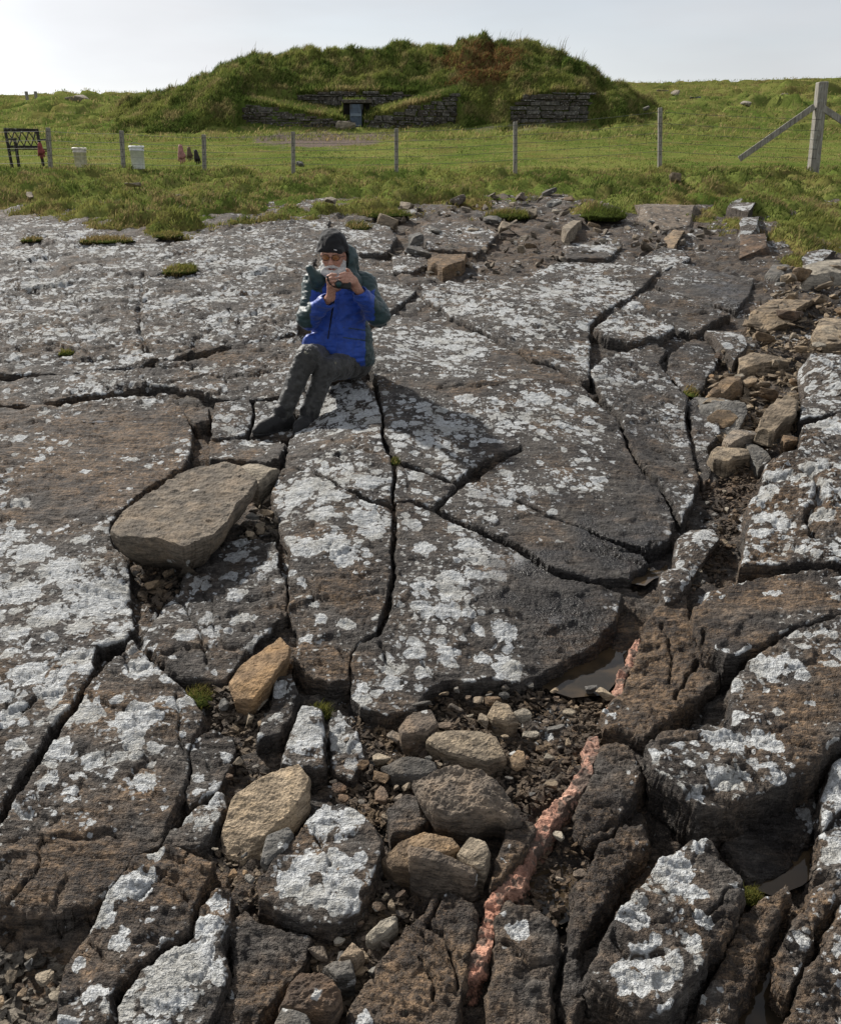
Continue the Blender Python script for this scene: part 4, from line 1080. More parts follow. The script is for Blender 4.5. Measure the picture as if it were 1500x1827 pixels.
mpx, mpy = to_px(Vm[:, 0], Vm[:, 1], Vm[:, 2])
mm = np.zeros((len(Vm), 3))
q = np.sqrt(((mpx - 860) / 75) ** 2 + ((mpy - 115) / 38) ** 2) + .6 * fbm2(Vm[:, 0] * 1.5, Vm[:, 1] * 1.5, 3, 271)
mm[:, 1] = sstep(1.2, .5, q)
mm[:, 2] = .0
turf_part = mk("turf", Vm, Qm, M['turf'], mound, attrs={"mask": mm})

def mound_z(x, y):
    i = np.clip((x - gx[0]) / .065, 0, len(gx) - 1.001)
    j = np.interp(y, gy, np.arange(len(gy)))
    j = np.clip(j, 0, len(gy) - 1.001)
    i0, j0 = i.astype(int), j.astype(int); fi, fj = i - i0, j - j0
    return (MZ[j0, i0] * (1 - fi) + MZ[j0, i0 + 1] * fi) * (1 - fj) + (MZ[j0 + 1, i0] * (1 - fi) + MZ[j0 + 1, i0 + 1] * fi) * fj

nb = 200000
x_ = r_.uniform(gx[0], gx[-1], nb); y_ = 36 + 11 * r_.uniform(0, 1, nb) ** 1.1
z_ = mound_z(x_, y_)
z2 = mound_z(x_, y_ + .06); z3 = mound_z(x_, y_ - .06)
ok = (z_ > Gz(x_, y_) + .03) & (z2 - z3 < .6) & (z_ - z3 < .3)
x_, y_, z_ = x_[ok], y_[ok], z_[ok]
ppx, ppy = to_px(x_, y_, z_)
q = np.sqrt(((ppx - 860) / 80) ** 2 + ((ppy - 115) / 40) ** 2) + .5 * fbm2(x_ * 1.5, y_ * 1.5, 3, 271)
c_ = grass_cols(x_, y_, r_, .0) * np.array([.74, .80, .76])
rb = (sstep(1.15, .6, q) * (r_.uniform(0, 1, len(x_)) < .75))[:, None]
c_ = c_ * (1 - rb) + np.array([.150, .078, .034]) * r_.uniform(.5, 1.3, len(x_))[:, None] * rb
tall = sstep(40, 42, y_) * .10
blades("grass", np.stack([x_, y_, z_], 1), .19 + tall * r_.uniform(0, 1, len(x_)) ** 2, .024, c_, mound, lean=(.3, -.25))
# dry stalks on the skyline
st = []
for a, b, n, h in ((300, 420, 26, .45), (430, 470, 10, .5), (740, 860, 14, .4), (860, 985, 40, .55), (985, 1035, 30, .75), (1035, 1070, 10, .4)):
    for _i in range(n):
        px = random.uniform(a, b); p = J(px, 150, 43); st.append((p.x, random.uniform(42.4, 43.6), h))
st = np.array(st)
stz = mound_z(st[:, 0], st[:, 1])
blades("dry_stalks", np.stack([st[:, 0], st[:, 1], stz], 1), st[:, 2], .022, np.tile([[.12, .105, .055]], (len(st), 1)) * r_.uniform(.5, 1.3, (len(st), 1)), mound, lean=(.2, 0), spread=.14)

# drystone walls: dark core with every stone a piece of its own
def stone_block(seed):
    rg = random.Random(seed)
    bm = bmesh.new()
    bmesh.ops.create_cube(bm, size=1)
    for v in bm.verts:
        v.co += Vector([rg.uniform(-.09, .09), rg.uniform(-.12, .12), rg.uniform(-.10, .10)])
    bmesh.ops.bevel(bm, geom=bm.edges[:], offset=.09, segments=1, affect='EDGES')
    bmesh.ops.recalc_face_normals(bm, faces=bm.faces[:])
    me = bpy.data.meshes.new("stone"); bm.to_mesh(me); bm.free()
    me.materials.append(M['wall'])
    return me
BLK = [stone_block(k) for k in range(10)]

def drystone(pts, label, course=.115, length=(.22, .55), seed=1, batter=.02, topfn=None):
    """pts: (px, d, base row, top row) along the wall"""
    rg = random.Random(seed)
    A = [(J(px, b, d), J(px, t_, d)) for px, d, b, t_ in pts]
    xs = [a.x for a, _ in A]
    fy = lambda x: float(np.interp(x, xs, [a.y for a, _ in A]))
    bz_ = [min(a.z, float(Gz(a.x, a.y)) + .02) if bb[2] > 200 else a.z for (a, _), bb in zip(A, pts)]
    fb = lambda x: float(np.interp(x, xs, bz_))
    ft = lambda x: float(np.interp(x, xs, [b.z for _, b in A])) - .16 * abs(float(gn2(x * 1.3, seed * 3.1, 9))) - .05 * float(gn2(x * 5, seed, 8))
    bm = bmesh.new()
    prev = None
    for k in range(25):
        x = xs[0] + (xs[-1] - xs[0]) * k / 24
        y = fy(x) + .10
        col = [bm.verts.new((x, y, fb(x) - .1)), bm.verts.new((x, y, ft(x) - .03)), bm.verts.new((x, y + .25, ft(x) - .03)), bm.verts.new((x, y + .25, fb(x) - .1))]
        if prev:
            for i in range(4):
                bm.faces.new((prev[i], prev[(i + 1) % 4], col[(i + 1) % 4], col[i]))
        else: bm.faces.new(col)
        prev = col
    bm.faces.new(prev[::-1])
    w = bm_obj("drystone_wall", bm, M['core'], mound)
    w["label"] = label
    z = min(fb(x) for x in xs)
    zt = max(ft(x) for x in xs)
    ln = xs[-1] - xs[0]
    while z < zt:
        ch = course * rg.uniform(.5, 1.5)
        x = xs[0] + rg.uniform(-.1, .1)
        while x < xs[-1]:
            L = rg.uniform(*length) * (1.0 if rg.random() < .8 else .55)
            xc = min(x + L / 2, xs[-1])
            if fb(xc) - ch * .6 < z < ft(xc) - ch * .35:
                o = bpy.data.objects.new("stone", rg.choice(BLK)); COL.objects.link(o)
                sl = (fy(min(xc + .1, xs[-1])) - fy(max(xc - .1, xs[0]))) / .2
                o.location = (xc, fy(xc) + .02 + rg.uniform(-.07, .05) + batter * (z - fb(xc)), z + ch / 2 + rg.uniform(-.012, .012))
                o.scale = (L * .96, .26, ch * rg.uniform(.72, 1.0))
                o.rotation_euler = (0, rg.uniform(-.035, .035), math.atan(sl) + rg.uniform(-.06, .06))
                set_parent(o, w)
            x += L
        z += ch
    rn = np.random.default_rng(seed)
    nb_ = int(320 * ln)
    gx2 = rn.uniform(xs[0], xs[-1], nb_)
    gy2 = np.array([fy(q) for q in gx2]) + rn.uniform(-.02, .30, nb_)
    gz2 = np.array([float(np.interp(q, xs, [b.z for _, b in A])) for q in gx2]) + rn.uniform(-.10, .05, nb_)
    blades("grass", np.stack([gx2, gy2, gz2], 1), rn.uniform(.12, .34, nb_), .026, grass_cols(gx2, gy2, rn, .05), mound, lean=(.1, -.75), spread=.45)
    return w

drystone([(438, 38.2, 222, 182), (470, 38.0, 230, 187), (540, 37.5, 243, 202), (616, 37.0, 244, 214)], "curved wing wall of thin flat stones on the near side of the entrance", seed=3)
drystone([(652, 37.0, 242, 213), (690, 37.3, 238, 201), (740, 37.7, 234, 186), (812, 38.4, 216, 168)], "wing wall of flat stones rising away from the entrance", seed=4)
drystone([(530, 39.5, 192, 166), (600, 39.45, 194, 163), (680, 39.45, 192, 163), (745, 39.5, 182, 165)], "upper wall of stones above the entrance under overhanging turf", seed=5)
drystone([(903, 38.55, 217, 188), (930, 38.55, 217, 175), (985, 38.75, 217, 161), (1045, 38.95, 216, 165)], "dark stone wall at the far end of the mound", seed=6, course=.13, length=(.3, .7))

# entrance: blue-grey hatch before a dark panel that paints the passage's shade
dz0 = J(636, 241, 37.6)
bm = bmesh.new()
a = J(619, 190, 38.1); b = J(653, 244, 38.1)
bm_box(bm, ((a.x + b.x) / 2, 38.25, (a.z + b.z) / 2), (b.x - a.x + .3, .1, a.z - b.z + .3))
passage = bm_obj("passage", bm, M['core'], mound)
passage["label"] = "dark panel painting the shade of the low passage behind the blue hatch"
bm = bmesh.new()
a = J(624, 186, 37.6); b = J(646, 240, 37.6)
bm_box(bm, ((a.x + b.x) / 2, 37.6, (a.z + b.z) / 2), (b.x - a.x, .05, a.z - b.z), bevel=.012)
hatch = bm_obj("door", bm, M['bluedoor'], mound)
hatch["label"] = "narrow blue-grey hatch with pale cross bars"
for row, hgt in ((205, .10), (224, .06)):
    bm = bmesh.new(); c = J(635, row, 37.56)
    bm_box(bm, c, (b.x - a.x - .03, .03, hgt), bevel=.006)
    bm_obj("cross_bar", bm, M['bluebar'], hatch)
for px in (626, 645):
    bm = bmesh.new(); c = J(px, 190, 37.54)
    bm_tube(bm, [c + Vector((-.03, 0, -.10)), c + Vector((-.03, 0, .08)), c + Vector((.03, 0, .08)), c + Vector((.03, 0, -.10))], .014, 6)
    bm_obj("handle", bm, M['wire'], hatch)
bm = bmesh.new()
c = (J(600, 246, 36.9) + J(668, 246, 36.9)) / 2
bm_box(bm, (J(636, 213, 37.15).x, 38.0, J(636, 182, 37.3).z + .04), (1.15, .9, .12), bevel=.02)
bm_obj("lintel", bm, M['wall'], mound)
# ------------------------------------------------------------------ fence, bench, buckets
def gpt(px, py):
    q = unproj(px, py, Gz)
    return Vector((q[0], q[1], float(Gz(q[0], q[1]))))

POSTS = [(88, 228, 287), (219, 233, 292), (364, 240, 301), (523, 235, 303), (707, 229, 306), (919, 217, 308), (1177, 192, 294)]
base = [gpt(px, yb) for px, yt, yb in POSTS]
dmean = 21.2
base = [Vector((J(px, yb, dmean - .6 * i / 6).x, dmean - .6 * i / 6, 0)) for i, (px, yt, yb) in enumerate(POSTS)]
for b in base: b.z = float(Gz(b.x, b.y)) - .08
tops = [J(px + (-2 if px < 300 else 0), yt, b.y) for (px, yt, yb), b in zip(POSTS, base)]
fence = empty("wire_fence", base[3], "wire fence on narrow weathered posts crossing below the mound", "fence")
for b, t_ in zip(base, tops):
    bm = bmesh.new()
    ax = (t_ - b); L = ax.length
    rot = ax.to_track_quat('Z', 'Y').to_matrix().to_4x4()
    bm_box(bm, b + ax * .5, (.085, .085, L), rot, bevel=.012)
    po = bm_obj("post", bm, M['post'], fence)
    for f in (.25, .4, .55, .7, .85):
        bm = bmesh.new()
        p = b + ax * f + Vector((0, -.045, 0))
        bm_box(bm, p, (.022, .008, .022))
        bm_obj("staple", bm, M['wire'], po)
# strainer post with its two struts
sb = Vector((J(1453, 287, 20.3).x, 20.3, 0)); sb.z = float(Gz(sb.x, sb.y)) - .12
stp = J(1466, 146, 20.3)
bm = bmesh.new(); ax = stp - sb
bm_box(bm, sb + ax * .5, (.20, .20, ax.length), ax.to_track_quat('Z', 'Y').to_matrix().to_4x4(), bevel=.025)
sp = bm_obj("strainer_post", bm, M['post'], fence); sp["label"] = "thick tall concrete corner post of the fence"
for (p1, p2, d1, d2) in (((1452, 190), (1318, 284), 20.25, 20.6), ((1466, 192), (1545, 245), 20.25, 20.0)):
    bm = bmesh.new(); a, b = J(*p1, d1), J(*p2, d2); ax = b - a
    bm_box(bm, (a + b) / 2, (.10, .12, ax.length), ax.to_track_quat('Z', 'Y').to_matrix().to_4x4(), bevel=.012)
    bm_obj("strut", bm, M['post'], fence)
# line wires and netting
for f in (.30, .45, .60, .75, .93):
    bm = bmesh.new()
    pts = [J(-120, 290, 21.3) * 1.0]
    pts[0].z = base[0].z + f * (tops[0].z - base[0].z)
    for b, t_ in zip(base, tops):
        pts.append(b + (t_ - b) * f + Vector((0, -.05, 0)))
    pts.append(sb + (stp - sb) * (f * .62 + .05) + Vector((0, -.11, 0)))
    full = []
    for a, b in zip(pts, pts[1:]):
        for k in range(6):
            q = a.lerp(b, k / 6); q.z -= .02 * math.sin(math.pi * k / 6); full.append(q)
    full.append(pts[-1])
    bm_tube(bm, full, .0036, 4)
    bm_obj("line_wire", bm, M['wire'], fence, True)
V, F = [], []
for a, a2, b, b2 in zip(base, tops, base[1:], tops[1:]):
    n = int((b - a).length / .22)
    for k in range(1, n):
        q0 = a.lerp(b, k / n) + Vector((0, -.05, .06)); q1 = q0 + (a2 - a) * .72
        i = len(V); w = .0012
        V += [q0 + Vector((-w, 0, 0)), q0 + Vector((w, 0, 0)), q0 + Vector((0, w * 2, 0)), q1 + Vector((-w, 0, 0)), q1 + Vector((w, 0, 0)), q1 + Vector((0, w * 2, 0))]
        F += [(i, i + 1, i + 4, i + 3), (i + 1, i + 2, i + 5, i + 4), (i + 2, i, i + 3, i + 5)]
nt = mk("netting", np.array([list(v) for v in V]), np.array(F), M['wire'], fence, False)
nt["kind"] = "stuff"

# far pair of posts on the skyline
for px, yt, yb, lab in ((49, 163, 184, "short far post on the skyline, nearer the left edge of its pair"), (65, 163, 181, "short far post on the skyline, nearer the mound of its pair")):
    a, b = J(px, yb + 3, 47), J(px, yt, 47)
    a.z = min(a.z, float(Gz(a.x, 47)))
    bm = bmesh.new(); bm_box(bm, (a + b) / 2, (.12, .12, b.z - a.z), bevel=.015)
    tag(bm_obj("fence_post", bm, M['post']), lab, "post", "far posts on the skyline")

# bench with lattice back, seen from behind
bd = 24.0
L0, R0 = J(20, 283, bd), J(62, 280, bd + .42)
L0.z = float(Gz(L0.x, L0.y)); R0.z = float(Gz(R0.x, R0.y))
bench = empty("bench", L0, "dark wooden garden bench with crossed lattice back beside the fence", "bench")
ux = (R0 - L0); ux.z = 0; BL = .80; ux.normalize()
uy = Vector((-ux.y, ux.x, 0)) * -1            # towards the front of the bench
if uy.x < 0: uy = -uy
up = Vector((0, 0, 1))
def bar(name, a, b, w, h, par=None):
    bm = bmesh.new(); ax = b - a
    bm_box(bm, (a + b) / 2, (w, h, ax.length), ax.to_track_quat('Z', 'Y').to_matrix().to_4x4(), bevel=.006)
    return bm_obj(name, bm, M['bench'], par or bench)
def bp(s, f, z): return L0 + ux * s + uy * f + up * z
for s in (0, BL):
    bar("back_leg", bp(s, 0, -.05), bp(s, -.08, .86), .06, .06)
    bar("front_leg", bp(s, .44, -.05), bp(s, .44, .62), .06, .06)
    bar("armrest", bp(s, -.05, .64), bp(s, .50, .64), .06, .035)
    bar("side_rail", bp(s, 0, .37), bp(s, .5, .37), .05, .03)
for k in range(5):
    bar("seat_slat", bp(-.02, .06 + .10 * k, .41), bp(BL + .02, .06 + .10 * k, .41), .075, .022)
bar("top_rail", bp(-.03, -.08, .86), bp(BL + .03, -.08, .86), .05, .08)
bar("bottom_rail", bp(0, -.04, .47), bp(BL, -.04, .47), .04, .06)
for k in range(4):
    s0, s1 = .04 + k * (BL - .08) / 4, .04 + (k + 1) * (BL - .08) / 4
    bar("lattice_bar", bp(s0, -.045, .49), bp(s1, -.075, .83), .03, .022)
    bar("lattice_bar", bp(s1, -.05, .49), bp(s0, -.08, .83), .03, .022)

def bucket(px, yb, yt, wpx, d, mat, lab):
    c = J(px, yb, d); c.z = min(c.z, float(Gz(c.x, c.y)) + .01)
    R = wpx / 2 * d * .93 / FPX; hgt = J(px, yt, d).z - c.z
    e = empty("bucket", c, lab, "bucket", "white buckets by the fence")
    prof_ = [(.0, 0), (.86, 0), (.90, .02), (.97, .80), (1.03, .80), (1.03, .84), (.98, .84), (1.0, .95)]
    bm = bmesh.new(); n = 24; rings = []
    for r, h in prof_[1:]:
        rings.append([bm.verts.new(c + Vector((R * r * math.cos(2 * math.pi * k / n), R * r * math.sin(2 * math.pi * k / n), h * hgt))) for k in range(n)])
    bm.faces.new(rings[0][::-1])
    for a, b in zip(rings, rings[1:]):
        for k in range(n): bm.faces.new((a[k], a[(k + 1) % n], b[(k + 1) % n], b[k]))
    bm_obj("bucket_body", bm, mat, e, True)
    bm = bmesh.new(); rings = []
    for r, h in ((1.08, .93), (1.10, .95), (1.10, 1.0), (1.02, 1.02), (.98, .985), (.3, .99)):
        rings.append([bm.verts.new(c + Vector((R * r * math.cos(2 * math.pi * k / n), R * r * math.sin(2 * math.pi * k / n), h * hgt))) for k in range(n)])
    for a, b in zip(rings, rings[1:]):
        for k in range(n): bm.faces.new((a[k], a[(k + 1) % n], b[(k + 1) % n], b[k]))
    bm.faces.new(rings[-1]); bm.faces.new(rings[0][::-1])
    bm_obj("lid", bm, mat, e, True)
    bm = bmesh.new()
    bm_tube(bm, [c + Vector((R * 1.04 * math.cos(a), -R * .25 * math.sin(a) - R * .3, hgt * (.86 + .30 * math.sin(a)))) for a in np.linspace(0, math.pi, 11)], .006, 5)
    bm_obj("handle", bm, M['wire'], e, True)
bucket(247, 293, 261, 25, 21.6, M['bucket'], "clean white lidded bucket with wire handle by the fence")
bucket(145, 291, 264, 23, 21.8, M['bucket2'], "stained white lidded bucket half hidden by grass near the bench")

def glove(px, yt, yb, wpx, d, mat, lab, lean=0.0):
    top = J(px, yt, d); H_ = top.z - J(px, yb, d).z; W = wpx * d * .93 / FPX
    bm = bmesh.new(); n = 10; rings = []
    for f, w, th in ((0, .42, .35), (.12, .62, .5), (.35, .78, .6), (.58, 1.0, .6), (.72, .95, .5)):
        p = top + Vector((lean * f, 0, -H_ * f))
        rings.append([bm.verts.new(p + Vector((W / 2 * w * math.cos(2 * math.pi * k / n), W / 2 * th * math.sin(2 * math.pi * k / n), 0))) for k in range(n)])
    for a, b in zip(rings, rings[1:]):
        for k in range(n): bm.faces.new((a[k], a[(k + 1) % n], b[(k + 1) % n], b[k]))
    bm.faces.new(rings[0]); bm.faces.new(rings[-1])
    for k, (fx, fl) in enumerate(((-.36, .84), (-.13, 1.0), (.11, .97), (.34, .88))):
        p = top + Vector((lean * .7 + W * fx * .95, 0, -H_ * .68)); q = top + Vector((lean + W * fx * 1.1, 0, -H_ * fl))
        bm_tube(bm, [p, p.lerp(q, .5) + Vector((.006 * (k - 1), 0, 0)), q], [W * .13, W * .12, W * .07], 7)
    p = top + Vector((W * .40, 0, -H_ * .45)); q = top + Vector((W * .62, -.01, -H_ * .66))
    bm_tube(bm, [p, q], [W * .14, W * .09], 7)
    tag(bm_obj("rubber_glove", bm, mat, None, True), lab, "glove", "old gloves hung on the fence")
glove(322, 258, 293, 13, 20.9, M['pinkcloth'], "faded pink glove hanging on the fence, largest of three")
glove(337, 262, 288, 10, 20.9, M['olivecloth'], "dull brown glove hanging between the pink and the black glove")
glove(349, 267, 294, 11, 20.9, M['blackcloth'], "black glove hanging on the fence beside a post", .03)
glove(71, 254, 284, 12, 21.1, M['redcloth'], "dark red glove hanging on the fence before the bench")
# ------------------------------------------------------------------ loose stones
def stone_lib(seed, n=16, flat=.45, sub=True):
    rg = random.Random(seed)
    bm = bmesh.new()
    ang = rg.uniform(.75, 1.25)
    for k in range(n):
        a = rg.uniform(0, 2 * math.pi); r = rg.uniform(.75, 1.0)
        z = rg.choice((-1, 1)) * rg.uniform(.5, 1) if rg.random() < .8 else rg.uniform(-.4, .4)
        e = .82 if abs(z) > .5 else 1.0
        bm.verts.new((math.cos(a) * r * e, math.sin(a) * r * e * ang * .75, z * flat * (1 - .25 * (math.cos(a) * .5 + .5))))
    bmesh.ops.convex_hull(bm, input=bm.verts[:])
    bmesh.ops.delete(bm, geom=[v for v in bm.verts if not v.link_faces], context='VERTS')
    bmesh.ops.dissolve_limit(bm, angle_limit=.16, verts=bm.verts[:], edges=bm.edges[:])
    if sub:
        bmesh.ops.bevel(bm, geom=bm.edges[:], offset=.03, segments=1, affect='EDGES')
        bmesh.ops.triangulate(bm, faces=bm.faces[:])
        bmesh.ops.subdivide_edges(bm, edges=[e for e in bm.edges if e.calc_length() > .28], cuts=2, use_grid_fill=True)
        bmesh.ops.triangulate(bm, faces=bm.faces[:])
        P = np.array([list(v.co) for v in bm.verts])
        nz = fbm3(P * 2.6 + seed, 3, seed) * .03
        layer = vn3(np.stack([P[:, 0] * .5, P[:, 1] * .5, P[:, 2] * 9], 1) + seed, seed + 3) * .03
        bm.normal_update()
        for v, d, l in zip(bm.verts, nz, layer):
            v.co += v.normal * float(d) + Vector((v.normal.x, v.normal.y, 0)) * float(l)
    else:
        bmesh.ops.triangulate(bm, faces=bm.faces[:])
    bmesh.ops.recalc_face_normals(bm, faces=bm.faces[:])
    return bm

LIB = []
for k in range(12):
    bm = stone_lib(k + 1, 15 + k % 5, (.22, .32, .45, .6)[k % 4])
    me = bpy.data.meshes.new("stone"); bm.to_mesh(me); bm.free()
    LIB.append(me)
LIBM = {}
def lib_mesh(k, mat):
    key = (k, mat)
    if key not in LIBM:
        me = LIB[k].copy(); me.materials.append(M[mat])
        for p in me.polygons: p.use_smooth = False
        LIBM[key] = me
    return LIBM[key]

